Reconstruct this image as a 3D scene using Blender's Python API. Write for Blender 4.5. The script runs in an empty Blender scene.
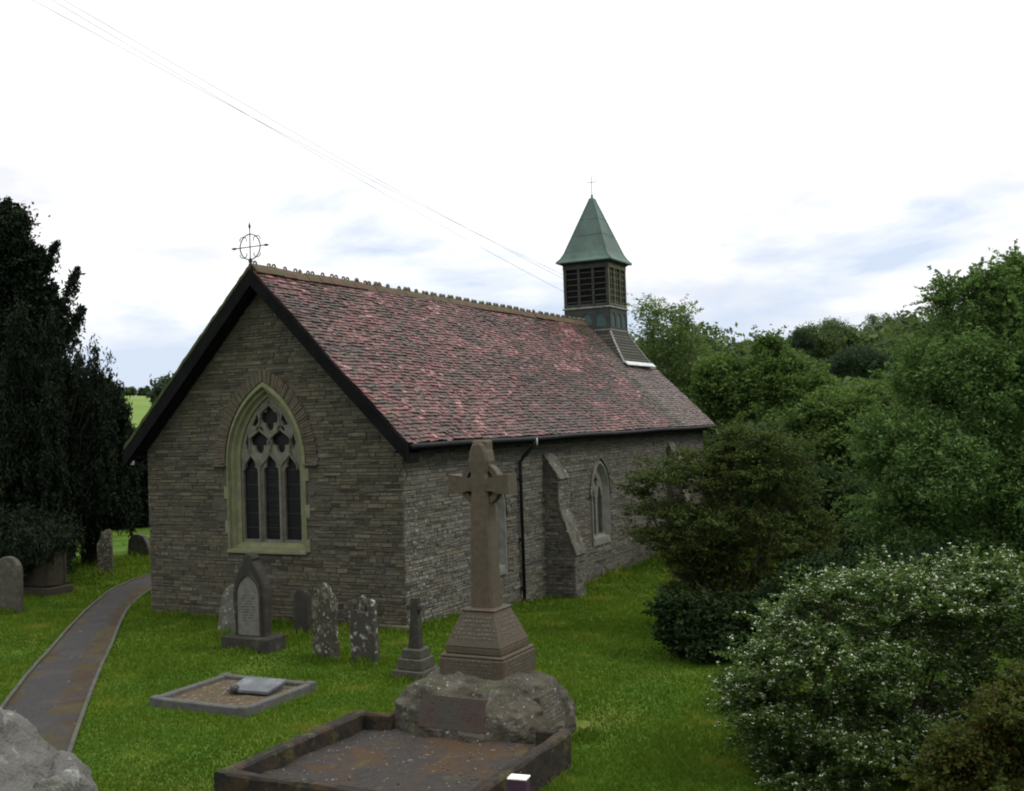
import bpy, math, random
import numpy as np
from mathutils import Vector, Matrix, noise as mnoise
from mathutils.geometry import tessellate_polygon

random.seed(7)
RS = np.random.RandomState(11)
R = math.radians
scene = bpy.context.scene

# ------------------------------------------------------------------ camera
CAM = Vector((-17.6988, -11.3755, 3.9417))
FWD = Vector((0.89196, 0.45146, 0.02415))
RGT = Vector((0.45206, -0.89136, -0.03346))
UPV = Vector((-0.00642, -0.04076, 0.99915))
cd = bpy.data.cameras.new('camera')
co = bpy.data.objects.new('camera', cd)
scene.collection.objects.link(co)
M = Matrix.Identity(4)
for i in range(3):
    M[i][0] = RGT[i]; M[i][1] = UPV[i]; M[i][2] = -FWD[i]; M[i][3] = CAM[i]
co.matrix_world = M
cd.sensor_width = 36.0
cd.lens = 1084.8 / 1024 * 36
cd.clip_start = 0.1
cd.clip_end = 6000
scene.camera = co

# ------------------------------------------------------------------ world, sun, exposure
SUN_EL, SUN_AZ = R(48), math.atan2(-0.85, 0.25)          # direction of the hidden sun in the xy plane
w = bpy.data.worlds.new('World'); scene.world = w; w.use_nodes = True
nt = w.node_tree; N = nt.nodes; LK = nt.links
N.clear()
wo = N.new('ShaderNodeOutputWorld'); bg = N.new('ShaderNodeBackground')
bg.inputs[1].default_value = 0.1
sky = N.new('ShaderNodeTexSky'); sky.sky_type = 'NISHITA'; sky.sun_disc = False
sky.sun_elevation = SUN_EL; sky.sun_rotation = R(90) - SUN_AZ
tc = N.new('ShaderNodeTexCoord')
mp = N.new('ShaderNodeMapping'); mp.inputs['Scale'].default_value = (1.0, 1.0, 3.4)
mp.inputs['Location'].default_value = (0.35, 0.2, 0.1)
LK.new(tc.outputs['Generated'], mp.inputs[0])
n1 = N.new('ShaderNodeTexNoise'); n1.inputs['Scale'].default_value = 2.3; n1.inputs['Detail'].default_value = 7; n1.inputs['Roughness'].default_value = .55; n1.inputs['Distortion'].default_value = .35
LK.new(mp.outputs[0], n1.inputs['Vector'])
sp = N.new('ShaderNodeSeparateXYZ'); LK.new(tc.outputs['Generated'], sp.inputs[0])
mr = N.new('ShaderNodeMapRange'); mr.inputs[1].default_value = 0.02; mr.inputs[2].default_value = 0.26; mr.inputs[3].default_value = -0.10; mr.inputs[4].default_value = 0.22
LK.new(sp.outputs[2], mr.inputs[0])
ad = N.new('ShaderNodeMath'); ad.operation = 'ADD'; LK.new(n1.outputs[0], ad.inputs[0]); LK.new(mr.outputs[0], ad.inputs[1])
cr = N.new('ShaderNodeValToRGB')
cr.color_ramp.elements[0].position = .45; cr.color_ramp.elements[0].color = (0, 0, 0, 1)
cr.color_ramp.elements[1].position = .56; cr.color_ramp.elements[1].color = (1, 1, 1, 1)
LK.new(ad.outputs[0], cr.inputs[0])
# thin cloud (pale blue grey) mixed with the physical sky, and thick bright cloud over it
thin = N.new('ShaderNodeMix'); thin.data_type = 'RGBA'; thin.inputs[0].default_value = .86
LK.new(sky.outputs[0], thin.inputs[6]); thin.inputs[7].default_value = (7.5, 8.5, 10.3, 1)
n2 = N.new('ShaderNodeTexNoise'); n2.inputs['Scale'].default_value = 5.5; n2.inputs['Detail'].default_value = 8
LK.new(mp.outputs[0], n2.inputs['Vector'])
c2 = N.new('ShaderNodeValToRGB')
c2.color_ramp.elements[0].position = .40; c2.color_ramp.elements[0].color = (9.2, 9.4, 9.9, 1)
c2.color_ramp.elements[1].position = .56; c2.color_ramp.elements[1].color = (11.8, 11.8, 11.9, 1)
ad2 = N.new('ShaderNodeMath'); ad2.operation = 'MULTIPLY_ADD'; LK.new(mr.outputs[0], ad2.inputs[0]); ad2.inputs[1].default_value = .6; LK.new(n2.outputs[0], ad2.inputs[2])
LK.new(ad2.outputs[0], c2.inputs[0])
mx = N.new('ShaderNodeMix'); mx.data_type = 'RGBA'
LK.new(cr.outputs[0], mx.inputs[0]); LK.new(thin.outputs[2], mx.inputs[6]); LK.new(c2.outputs[0], mx.inputs[7])
# the cloud deck is brightest overhead, where the sun sits behind it
mr2 = N.new('ShaderNodeMapRange'); mr2.inputs[1].default_value = 0.28; mr2.inputs[2].default_value = 0.85; mr2.inputs[3].default_value = 1.0; mr2.inputs[4].default_value = 1.75
LK.new(sp.outputs[2], mr2.inputs[0])
cmb = N.new('ShaderNodeCombineColor')
mb_ = N.new('ShaderNodeMath'); mb_.operation = 'POWER'; mb_.inputs[1].default_value = .86; LK.new(mr2.outputs[0], mb_.inputs[0])
LK.new(mr2.outputs[0], cmb.inputs[0]); LK.new(mr2.outputs[0], cmb.inputs[1]); LK.new(mb_.outputs[0], cmb.inputs[2])
ml = N.new('ShaderNodeMix'); ml.data_type = 'RGBA'; ml.blend_type = 'MULTIPLY'; ml.inputs[0].default_value = 1.0; ml.clamp_result = False
LK.new(mx.outputs[2], ml.inputs[6]); LK.new(cmb.outputs[0], ml.inputs[7])
LK.new(ml.outputs[2], bg.inputs[0]); LK.new(bg.outputs[0], wo.inputs[0])

sl = bpy.data.lights.new('sun', 'SUN'); sl.energy = 1.5; sl.angle = R(16); sl.color = (1, .95, .87)
so = bpy.data.objects.new('sun', sl); scene.collection.objects.link(so)
sd = Vector((math.cos(SUN_AZ) * math.cos(SUN_EL), math.sin(SUN_AZ) * math.cos(SUN_EL), math.sin(SUN_EL)))
so.rotation_euler = sd.to_track_quat('Z', 'Y').to_euler()

vs = scene.view_settings
vs.view_transform = 'Standard'; vs.look = 'None'; vs.exposure = 0.0; vs.gamma = 1.0; vs.use_curve_mapping = False
scene.cycles.filter_width = 2.0
scene.cycles.max_bounces = 6
scene.cycles.transparent_max_bounces = 8

# ------------------------------------------------------------------ helpers
def lk(o):
    scene.collection.objects.link(o); return o

def tag(o, label=None, cat=None, group=None, kind=None):
    if label: o['label'] = label
    if cat: o['category'] = cat
    if group: o['group'] = group
    if kind: o['kind'] = kind
    return o

def empty(name, loc, rz=0.0, label=None, cat=None, group=None, rx=0.0, ry=0.0):
    o = bpy.data.objects.new(name, None); lk(o)
    o.empty_display_size = .2
    o.location = loc; o.rotation_euler = (rx, ry, rz)
    return tag(o, label, cat, group)

class MB:
    """collects polygons (with a material slot and a random value each) and links them as one mesh object"""
    def __init__(s): s.v = []; s.f = []; s.m = []; s.r = []; s.sm = []
    def add(s, vs, fs, m=0, r=None, smooth=False):
        b = len(s.v); s.v += [tuple(p) for p in vs]
        if r is None: r = random.random()
        for f in fs:
            s.f.append([b + i for i in f]); s.m.append(m); s.r.append(r); s.sm.append(smooth)
    def box(s, c, d, rot=None, m=0, r=None, bev=0.0, jit=0.0):
        x, y, z = d[0] / 2, d[1] / 2, d[2] / 2
        P = [Vector((sx * x, sy * y, sz * z)) for sz in (-1, 1) for sy in (-1, 1) for sx in (-1, 1)]
        if jit: P = [p + Vector([random.uniform(-jit, jit) for _ in range(3)]) for p in P]
        F = [(0, 2, 3, 1), (4, 5, 7, 6), (0, 1, 5, 4), (2, 6, 7, 3), (0, 4, 6, 2), (1, 3, 7, 5)]
        if bev:
            Q = []; idx = {}
            G = []
            for i, p in enumerate(P):
                sx, sy, sz = [1 if q > 0 else -1 for q in p]
                a = len(Q)
                Q += [p - Vector((0, sy * bev, sz * bev)), p - Vector((sx * bev, 0, sz * bev)), p - Vector((sx * bev, sy * bev, 0))]
                idx[i] = (a, a + 1, a + 2)
            ax = [2, 2, 1, 1, 0, 0]
            for f, a in zip(F, ax): G.append([idx[i][a] for i in f])
            for f in F: pass
            # edges
            E = set()
            for fi, f in enumerate(F):
                for k in range(4):
                    e = (f[k], f[(k + 1) % 4]); key = (min(e), max(e))
                    if key in E: continue
                    E.add(key)
                    d_ = [j for j in range(3) if abs(P[e[0]][j] - P[e[1]][j]) > 1.2 * jit + 1e-6 and ((P[e[0]][j] > 0) != (P[e[1]][j] > 0))][0]
                    o1, o2 = [j for j in range(3) if j != d_]
                    G.append([idx[e[0]][o1], idx[e[1]][o1], idx[e[1]][o2], idx[e[0]][o2]])
            for i in range(8): G.append(list(idx[i]))
            P, F = Q, G
        if rot is not None: P = [rot @ p for p in P]
        c = Vector(c)
        s.add([p + c for p in P], F, m, r)
    def tube(s, path, rad, n=6, m=0, r=None, cap=True):
        path = [Vector(p) for p in path]
        if not hasattr(rad, '__len__'): rad = [rad] * len(path)
        V = []; F = []
        up = Vector((0, 0, 1))
        for i, p in enumerate(path):
            t = (path[min(i + 1, len(path) - 1)] - path[max(i - 1, 0)]).normalized()
            a = t.cross(up)
            if a.length < .1: a = t.cross(Vector((1, 0, 0)))
            a.normalize(); b = t.cross(a)
            for k in range(n):
                th = 2 * math.pi * k / n
                V.append(p + (a * math.cos(th) + b * math.sin(th)) * rad[i])
        for i in range(len(path) - 1):
            for k in range(n):
                F.append((i * n + k, i * n + (k + 1) % n, (i + 1) * n + (k + 1) % n, (i + 1) * n + k))
        if cap: F += [tuple(range(n)), tuple((len(path) - 1) * n + k for k in range(n))[::-1]]
        s.add(V, F, m, r, smooth=True)
    def loft(s, loops, m=0, r=None, close=True, capa=False, capb=False, smooth=False):
        n = len(loops[0]); V = [p for l in loops for p in l]; F = []
        for i in range(len(loops) - 1):
            for k in range(n if close else n - 1):
                F.append((i * n + k, i * n + (k + 1) % n, (i + 1) * n + (k + 1) % n, (i + 1) * n + k))
        if capa: F.append(tuple(range(n))[::-1])
        if capb: F.append(tuple((len(loops) - 1) * n + k for k in range(n)))
        s.add(V, F, m, r, smooth)
    def plate(s, outer, holes, fn, d0, d1, m=0, r=None):
        """polygon with holes in (u,v), mapped by fn(u,v,d); thickness from d0 to d1"""
        polys = [[Vector((u, v, 0)) for u, v in outer]] + [[Vector((u, v, 0)) for u, v in h] for h in holes]
        tris = tessellate_polygon(polys)
        flat = [p for pl in polys for p in pl]
        n = len(flat)
        V = [fn(p.x, p.y, d0) for p in flat] + [fn(p.x, p.y, d1) for p in flat]
        F = [tuple(t) for t in tris] + [tuple(i + n for i in t)[::-1] for t in tris]
        b = 0
        for pl in polys:
            k = len(pl)
            for i in range(k): F.append((b + i, b + (i + 1) % k, n + b + (i + 1) % k, n + b + i))
            b += k
        s.add(V, F, m, r)
    def build(s, name, mats, parent=None, fix=True):
        me = bpy.data.meshes.new(name)
        me.from_pydata([tuple(p) for p in s.v], [], s.f)
        if not isinstance(mats, (list, tuple)): mats = [mats]
        for m in mats: me.materials.append(m)
        me.polygons.foreach_set('material_index', s.m)
        me.polygons.foreach_set('use_smooth', s.sm)
        a = me.attributes.new('v', 'FLOAT', 'FACE'); a.data.foreach_set('value', s.r)
        me.update()
        if fix:
            import bmesh
            b = bmesh.new(); b.from_mesh(me); bmesh.ops.recalc_face_normals(b, faces=b.faces); b.to_mesh(me); b.free()
        o = bpy.data.objects.new(name, me); lk(o)
        if parent is not None: o.parent = parent
        return o

def quads(name, V, val, mat, parent=None):
    """V: (n,4,3) numpy quads -> one mesh object"""
    n, k = V.shape[0], V.shape[1]
    me = bpy.data.meshes.new(name)
    me.vertices.add(n * k); me.loops.add(n * k); me.polygons.add(n)
    me.vertices.foreach_set('co', V.astype(np.float32).ravel())
    me.loops.foreach_set('vertex_index', np.arange(n * k, dtype=np.int32))
    me.polygons.foreach_set('loop_start', np.arange(0, n * k, k, dtype=np.int32))
    me.polygons.foreach_set('loop_total', np.full(n, k, dtype=np.int32))
    me.materials.append(mat)
    a = me.attributes.new('v', 'FLOAT', 'FACE'); a.data.foreach_set('value', val.astype(np.float32))
    me.update(); me.validate()
    o = bpy.data.objects.new(name, me); lk(o)
    if parent is not None: o.parent = parent
    return o

# ------------------------------------------------------------------ materials
def base_mat(name):
    m = bpy.data.materials.new(name); m.use_nodes = True
    nt = m.node_tree; b = nt.nodes['Principled BSDF']
    return m, nt, b

def ramp(nt, fac, stops, interp='LINEAR'):
    r = nt.nodes.new('ShaderNodeValToRGB'); r.color_ramp.interpolation = interp
    e = r.color_ramp.elements
    while len(e) < len(stops): e.new(.5)
    for i, (p, c) in enumerate(stops):
        e[i].position = p
        e[i].color = (c, c, c, 1) if not hasattr(c, '__len__') else (*c, 1)
    nt.links.new(fac, r.inputs[0]); return r.outputs[0]

def noisev(nt, vec, scale, detail=5, rough=.55, dist=0.0):
    n = nt.nodes.new('ShaderNodeTexNoise'); n.inputs['Scale'].default_value = scale
    n.inputs['Detail'].default_value = detail; n.inputs['Roughness'].default_value = rough; n.inputs['Distortion'].default_value = dist
    nt.links.new(vec, n.inputs['Vector']); return n.outputs[0]

def mix(nt, fac, a, b, mode='MIX'):
    m = nt.nodes.new('ShaderNodeMix'); m.data_type = 'RGBA'; m.blend_type = mode
    for i, x in ((0, fac), (6, a), (7, b)):
        if hasattr(x, 'node'): nt.links.new(x, m.inputs[i])
        elif i == 0: m.inputs[0].default_value = x
        else: m.inputs[i].default_value = (*x, 1)
    return m.outputs[2]

def math2(nt, op, a, b):
    m = nt.nodes.new('ShaderNodeMath'); m.operation = op
    for i, x in enumerate((a, b)):
        if hasattr(x, 'node'): nt.links.new(x, m.inputs[i])
        else: m.inputs[i].default_value = x
    return m.outputs[0]

def smat(name, cols, layers=(), rough=.85, nscale=6, namt=.35, bump=.4, bscale=30, spec=.3, metal=0, stretch=(1, 1, 1), bdist=.02, streak=None):
    """surface material: colour ramp over the per-face value, broad noise, then layers of stains/lichen
       layers: (colour, scale, lo, hi, opacity[, axis lo hi])  -> colour where noise is above lo..hi"""
    m, nt, b = base_mat(name)
    t = nt.nodes.new('ShaderNodeTexCoord'); mp = nt.nodes.new('ShaderNodeMapping'); mp.inputs['Scale'].default_value = stretch
    nt.links.new(t.outputs['Object'], mp.inputs[0]); vec = mp.outputs[0]
    at = nt.nodes.new('ShaderNodeAttribute'); at.attribute_name = 'v'
    if len(cols) > 1: c = ramp(nt, at.outputs['Fac'], [(i / (len(cols) - 1), q) for i, q in enumerate(cols)])
    else:
        rgb = nt.nodes.new('ShaderNodeRGB'); rgb.outputs[0].default_value = (*cols[0], 1); c = rgb.outputs[0]
    nz = noisev(nt, vec, nscale, 6, .6)
    c = mix(nt, 1.0, c, ramp(nt, nz, [(.25, 1 - namt), (.75, 1 + namt)]), 'MULTIPLY')
    sep = nt.nodes.new('ShaderNodeSeparateXYZ'); nt.links.new(t.outputs['Object'], sep.inputs[0])
    for i, L in enumerate(layers):
        col, sc, lo, hi, op = L[:5]
        off = nt.nodes.new('ShaderNodeMapping'); off.inputs['Location'].default_value = (i * 7.3, i * 3.1, i * 5.7); nt.links.new(vec, off.inputs[0])
        f = ramp(nt, noisev(nt, off.outputs[0], sc, 6, .65), [(lo, 0.0), (hi, op)])
        for (axis, a0, a1) in L[5:]:
            g = nt.nodes.new('ShaderNodeMapRange'); nt.links.new(sep.outputs[axis], g.inputs[0]); g.inputs[1].default_value = a0; g.inputs[2].default_value = a1
            f = math2(nt, 'MULTIPLY', f, g.outputs[0])
        c = mix(nt, f, c, col)
    nt.links.new(c, b.inputs['Base Color'])
    b.inputs['Roughness'].default_value = rough; b.inputs['Specular IOR Level'].default_value = spec; b.inputs['Metallic'].default_value = metal
    if bump:
        bp = nt.nodes.new('ShaderNodeBump'); bp.inputs['Strength'].default_value = bump; bp.inputs['Distance'].default_value = bdist
        nt.links.new(noisev(nt, vec, bscale, 6, .65), bp.inputs['Height']); nt.links.new(bp.outputs[0], b.inputs['Normal'])
    return m

def leafmat(name, cols, trans=.35, spec=.10, rough=.7):
    m, nt, b = base_mat(name)
    at = nt.nodes.new('ShaderNodeAttribute'); at.attribute_name = 'v'
    c = ramp(nt, at.outputs['Fac'], [(i / (len(cols) - 1), q) for i, q in enumerate(cols)])
    nt.links.new(c, b.inputs['Base Color']); b.inputs['Roughness'].default_value = rough; b.inputs['Specular IOR Level'].default_value = spec
    tr = nt.nodes.new('ShaderNodeBsdfTranslucent'); nt.links.new(mix(nt, 1.0, c, (1.0, 1.15, .55), 'MULTIPLY'), tr.inputs[0])
    ms = nt.nodes.new('ShaderNodeMixShader'); ms.inputs[0].default_value = trans
    nt.links.new(b.outputs[0], ms.inputs[1]); nt.links.new(tr.outputs[0], ms.inputs[2])
    nt.links.new(ms.outputs[0], nt.nodes['Material Output'].inputs[0])
    return m

WHITE_L = (.42, .42, .38); PALE_L = (.28, .29, .24)
MT = {}
MT['stone'] = smat('rubble_stone', [(0.0395, 0.0377, 0.0326), (0.0856, 0.0822, 0.069), (0.123, 0.1165, 0.0953), (0.0768, 0.0777, 0.0728), (0.1032, 0.0914, 0.069), (0.0549, 0.0525, 0.0451), (0.1075, 0.1096, 0.1028)],
    layers=[((.15, .14, .075), 2.2, .50, .75, .35), ((.045, .042, .034), 9, .56, .75, .5),
            ((.42, .43, .42), 19, .585, .63, .9, (0, 3.4, 0.3), (2, 3.1, 1.3)), ((.40, .41, .40), 11, .655, .70, .8, (2, 3.2, 1.4))],
    namt=.4, nscale=9, bump=.6, bscale=45)
MT['mortar'] = smat('old_mortar', [(.060, .055, .043)], layers=[((.05, .045, .03), 8, .5, .7, .6)], nscale=12, bump=.5)
MT['gstone'] = smat('gable_stone', [(0.0277, 0.0251, 0.0198), (0.0692, 0.0616, 0.0456), (0.0989, 0.0878, 0.0642), (0.0514, 0.0502, 0.0432), (0.0831, 0.069, 0.047), (0.0376, 0.0345, 0.0259), (0.0851, 0.0836, 0.0716)],
    layers=[((.085, .085, .04), 1.6, .48, .75, .45), ((.04, .036, .028), 9, .56, .75, .5), ((.36, .37, .35), 14, .63, .68, .8, (1, 1.8, 0.0), (2, 3.0, .9))],
    namt=.4, nscale=9, bump=.6, bscale=45)
MT['ashlar'] = smat('greened_ashlar', [(0.1364, 0.1333, 0.088), (0.1188, 0.1204, 0.0722), (0.1452, 0.1376, 0.1012)], layers=[((.105, .13, .045), 3.5, .42, .68, .7), ((.07, .07, .05), 12, .56, .75, .5)], nscale=5, bump=.3)
MT['ashlar2'] = smat('grey_ashlar', [(0.145, 0.1479, 0.1363), (0.116, 0.1189, 0.1102)], layers=[((.10, .11, .07), 5, .52, .72, .6)], nscale=6, bump=.3)
MT['trac'] = smat('tracery_stone', [(.115, .112, .092), (.095, .092, .076)], layers=[((.06, .06, .045), 8, .52, .72, .6)], nscale=6, bump=.3)
MT['vouss'] = smat('brown_arch_stone', [(0.0697, 0.0563, 0.0405), (0.0892, 0.0722, 0.0506), (0.0578, 0.0484, 0.0368), (0.0808, 0.0686, 0.0534)], layers=[((.05, .045, .03), 9, .55, .75, .5)], nscale=8, bump=.5)
MT['glass'] = smat('dark_leaded_glass', [(.006, .007, .008), (.010, .011, .013)], rough=.35, spec=.12, bump=0, namt=.2)
MT['glass2'] = smat('grey_leaded_glass', [(.028, .031, .035), (.018, .021, .024)], rough=.3, spec=.3, bump=0, namt=.3)
MT['lead'] = smat('window_lead', [(0.021, 0.0216, 0.0216)], rough=.6, bump=0)
MT['tile'] = smat('clay_tile', [(0.0175, 0.009, 0.0084), (0.0409, 0.0168, 0.0167), (0.0799, 0.0278, 0.0276), (0.1151, 0.0388, 0.04), (0.1444, 0.0531, 0.0566), (0.1854, 0.0809, 0.0835), (0.2828, 0.1456, 0.1466)],
    layers=[((.032, .022, .017), .9, .49, .62, .7), ((.026, .021, .016), 3.6, .50, .57, .85), ((.07, .07, .03), 2.4, .60, .74, .6), ((.030, .032, .018), 2.2, .25, .5, .8, (0, 15.2, 15.8)), ((.090, .064, .060), 5, .2, .4, .9, (0, 16.2, 16.8))],
    rough=.55, spec=.45, nscale=10, namt=.35, bump=.5, bscale=40, bdist=.01)
MT['ridge'] = smat('ridge_tile', [(0.0708, 0.0339, 0.0246), (0.0886, 0.0448, 0.0318), (0.0502, 0.0301, 0.0219)], layers=[((.052, .052, .022), 3, .40, .58, .85), ((.04, .035, .02), 8, .55, .7, .6)], rough=.8, nscale=5, bump=.7, bscale=25)
MT['crest'] = smat('ridge_crest', [(.17, .13, .10), (.11, .10, .07)], layers=[((.06, .065, .03), 6, .45, .62, .8)], rough=.85, bump=.6)
MT['board'] = smat('black_board', [(.006, .006, .007), (.009, .009, .010)], rough=.9, bump=.2, nscale=3, spec=.04)
MT['gutter'] = smat('black_gutter', [(.010, .011, .012)], rough=.6, spec=.15, bump=.1, layers=[((.05, .06, .055), 4, .6, .7, .5)])
MT['metal_pale'] = smat('pale_grey_pipe', [(.34, .35, .36)], rough=.5, bump=0)
MT['iron'] = smat('dark_iron', [(.018, .018, .030)], rough=.6, bump=.1)
MT['wood'] = smat('turret_wood', [(0.0221, 0.0247, 0.0259), (0.0323, 0.0351, 0.0356), (0.017, 0.0199, 0.0216)], layers=[((.045, .052, .03), 2.5, .46, .68, .55)], nscale=6, bump=.4)
MT['wood_lit'] = smat('lit_turret_wood', [(.085, .085, .055), (.065, .068, .045), (.05, .05, .038)], layers=[((.12, .13, .05), 3, .5, .68, .5)], nscale=6, bump=.4)  # yellow-green wood, lightened to paint the brighter light on the right face
MT['void'] = smat('louvre_void', [(.006, .006, .006)], bump=0, spec=.05)  # black colour stands for the unlit hollow behind the louvres
MT['verdi'] = smat('verdigris_panel', [(.045, .085, .085), (.035, .06, .065)], nscale=5, bump=.2, layers=[((.03, .03, .03), 4, .5, .7, .7)])
MT['copper'] = smat('green_copper', [(.058, .112, .092), (.050, .098, .084)], layers=[((.026, .042, .042), 1.5, .44, .64, .85), ((.10, .17, .145), 3.5, .55, .75, .5), ((.03, .035, .035), 6, .6, .72, .6)], rough=.6, nscale=3, bump=.15, stretch=(1, 1, .55), spec=.4)
MT['copper_seam'] = smat('copper_roll', [(.075, .14, .115)], layers=[((.05, .08, .07), 5, .5, .7, .7)], rough=.6, bump=.1)
MT['shingle'] = smat('skirt_shingle', [(.036, .036, .031), (.052, .049, .040), (.028, .029, .025)], layers=[((.07, .08, .03), 3, .5, .68, .5)], nscale=10, bump=.5)
MT['leadpale'] = smat('pale_lead', [(.46, .48, .50)], layers=[((.22, .23, .24), 5, .52, .7, .6)], rough=.5, bump=.1)
MT['granite'] = smat('memorial_granite', [(0.0662, 0.0504, 0.0346), (0.0562, 0.0432, 0.0302)], layers=[((.046, .045, .031), 1.8, .48, .66, .7), ((.15, .15, .13), 22, .64, .7, .5)], nscale=14, namt=.3, bump=.2, bscale=80, rough=.7)
MT['panel'] = smat('memorial_panel', [(0.0525, 0.0346, 0.0304)], layers=[((.045, .045, .037), 2.6, .45, .62, .85)], nscale=14, namt=.25, bump=.15, rough=.7)
MT['rock'] = smat('boulder_stone', [(.062, .055, .041)], layers=[((.028, .025, .020), 2.5, .46, .62, .85), ((.13, .135, .125), 6, .54, .68, .7), ((.36, .38, .37), 19, .62, .67, .8), ((.075, .085, .035), 3.5, .56, .7, .5)], nscale=5, namt=.45, bump=.9, bscale=14, bdist=.05)
MT['letters'] = smat('worn_letters', [(.15, .14, .125)], bump=0, nscale=30, namt=.4)
MT['kerb'] = smat('mossy_kerb', [(0.0151, 0.0122, 0.0096), (0.0119, 0.0097, 0.0082)], layers=[((.045, .027, .012), 3.0, .47, .62, .8), ((.065, .075, .02), 4.5, .56, .68, .7), ((.22, .22, .2), 16, .65, .7, .6)], nscale=6, namt=.45, bump=.9, bscale=22)
MT['gravel'] = smat('dark_mossy_concrete', [(0.0265, 0.0234, 0.0232)], layers=[((.048, .027, .012), 1.5, .52, .60, .9), ((.040, .026, .016), 5, .54, .64, .6), ((.26, .24, .23), 9, .65, .70, .7), ((.07, .075, .02), 3.1, .60, .7, .6)], nscale=14, namt=.4, bump=.8, bscale=30)
MT['slab'] = smat('grey_slate_tablet', [(.10, .11, .125)], layers=[((.26, .27, .29), 4, .55, .7, .5)], rough=.5, nscale=6, bump=.15)
MT['plotkerb'] = smat('grey_plot_kerb', [(0.0765, 0.0765, 0.0765), (0.0612, 0.0612, 0.0603)], layers=[((.06, .065, .04), 4, .5, .66, .7), ((.26, .27, .26), 20, .62, .68, .6)], nscale=8, bump=.5)
MT['plotgravel'] = smat('leafy_grave_gravel', [(.075, .055, .033)], layers=[((.05, .06, .02), 2.5, .52, .66, .6), ((.18, .15, .10), 14, .54, .62, .8), ((.03, .02, .012), 11, .52, .62, .8)], nscale=30, namt=.5, bump=.9, bscale=60)
MT['tomb'] = smat('yew_shaded_tomb_stone', [(.030, .024, .018)], layers=[((.02, .025, .012), 4, .5, .66, .6)], nscale=6, bump=.5)  # brown stone, colour darkened to stand for the yew's shade
MT['grave_dark'] = smat('black_gravestone', [(0.024, 0.0224, 0.0192)], layers=[((.07, .075, .05), 6, .55, .7, .6)], nscale=6, bump=.5)
MT['grave_grey'] = smat('weathered_gravestone', [(0.054, 0.0504, 0.0418)], layers=[((.035, .033, .028), 4, .47, .62, .8), ((.13, .14, .09), 6, .56, .7, .6)], nscale=6, bump=.7)
MT['grave_lichen'] = smat('lichen_gravestone', [(0.0408, 0.0354, 0.0262)], layers=[((.030, .028, .022), 5, .46, .6, .8), ((.16, .165, .12), 6, .52, .64, .7), ((.38, .39, .34), 15, .575, .68, .9)], nscale=6, bump=.7)
MT['grave_lichen2'] = smat('heavy_lichen_gravestone', [(0.0392, 0.036, 0.029)], layers=[((.030, .028, .024), 6, .50, .6, .8), ((.42, .43, .39), 8, .55, .68, .85)], nscale=6, bump=.7)
MT['grave_pale'] = smat('pale_gravestone', [(0.084, 0.084, 0.0764)], layers=[((.07, .068, .058), 5, .47, .62, .8), ((.34, .35, .34), 8, .56, .66, .7)], nscale=6, bump=.6)
MT['weather'] = smat('weathered_coping', [(.075, .070, .058), (.09, .085, .07)], layers=[((.035, .034, .028), 5, .46, .6, .8), ((.36, .37, .35), 9, .60, .66, .8)], nscale=6, bump=.6)
MT['leaddark'] = smat('dull_lead', [(.20, .21, .215)], rough=.5, bump=.1)
MT['marble'] = smat('weathered_marble', [(0.1116, 0.108, 0.0994)], layers=[((.085, .08, .068), 5, .5, .68, .6)], nscale=8, bump=.2, rough=.6)
MT['whiteplaque'] = smat('white_plaque', [(.78, .78, .76)], bump=0, rough=.4, namt=.05)
MT['plum'] = smat('plum_block', [(.045, .022, .045)], bump=.1)
MT['asphalt'] = smat('old_path_asphalt', [(.058, .056, .058)], layers=[((.09, .06, .026), 1.1, .52, .64, .7), ((.10, .095, .03), 2.8, .56, .68, .5), ((.13, .125, .12), 30, .62, .68, .6)], nscale=20, namt=.4, bump=.7, bscale=60)
MT['edging'] = smat('path_edging', [(0.0578, 0.0578, 0.053), (0.0442, 0.0442, 0.0374)], layers=[((.06, .075, .025), 2, .5, .64, .8)], nscale=5, bump=.5)
MT['bark'] = smat('bark', [(.055, .045, .032)], layers=[((.06, .075, .03), 3, .5, .66, .6)], nscale=8, bump=.8, stretch=(3, 3, .6))
MT['bark_dark'] = smat('yew_bark', [(.010, .008, .006)], nscale=8, bump=.8, stretch=(3, 3, .6))
MT['cope'] = smat('boundary_wall_stone', [(.16, .155, .148), (.13, .126, .12), (.14, .13, .12)], layers=[((.045, .042, .038), 3.5, .46, .62, .8), ((.34, .35, .35), 12, .56, .66, .7), ((.07, .085, .035), 5, .6, .7, .7)], nscale=7, namt=.4, bump=1.0, bscale=24, bdist=.04)
MT['wire'] = smat('cable', [(.12, .15, .22)], bump=0)
MT['pole'] = smat('pole_wood', [(.06, .048, .035)], bump=.3)
# foliage
MT['L_ash'] = leafmat('ash_leaves', [(0.0505, 0.0925, 0.0298), (0.0834, 0.1456, 0.0461), (0.1324, 0.2101, 0.0705), (0.0631, 0.1191, 0.0433)])
MT['L_mid'] = leafmat('broad_leaves', [(0.039, 0.0702, 0.0211), (0.0689, 0.1149, 0.0328), (0.1124, 0.1694, 0.0467)])
MT['L_sparse'] = leafmat('alder_leaves', [(0.0547, 0.0873, 0.0323), (0.093, 0.1397, 0.0497), (0.1366, 0.1921, 0.0683)])
MT['L_dark'] = leafmat('dark_leaves', [(0.0176, 0.033, 0.0132), (0.0308, 0.0528, 0.0198), (0.0462, 0.0748, 0.0264)])  # deep greens, darker than the broad leaves
MT['L_thorn'] = leafmat('thorn_leaves', [(0.0298, 0.032, 0.0108), (0.0386, 0.0602, 0.0162), (0.0615, 0.0941, 0.0234), (0.0491, 0.0451, 0.0162), (0.0351, 0.0659, 0.018)])
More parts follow.
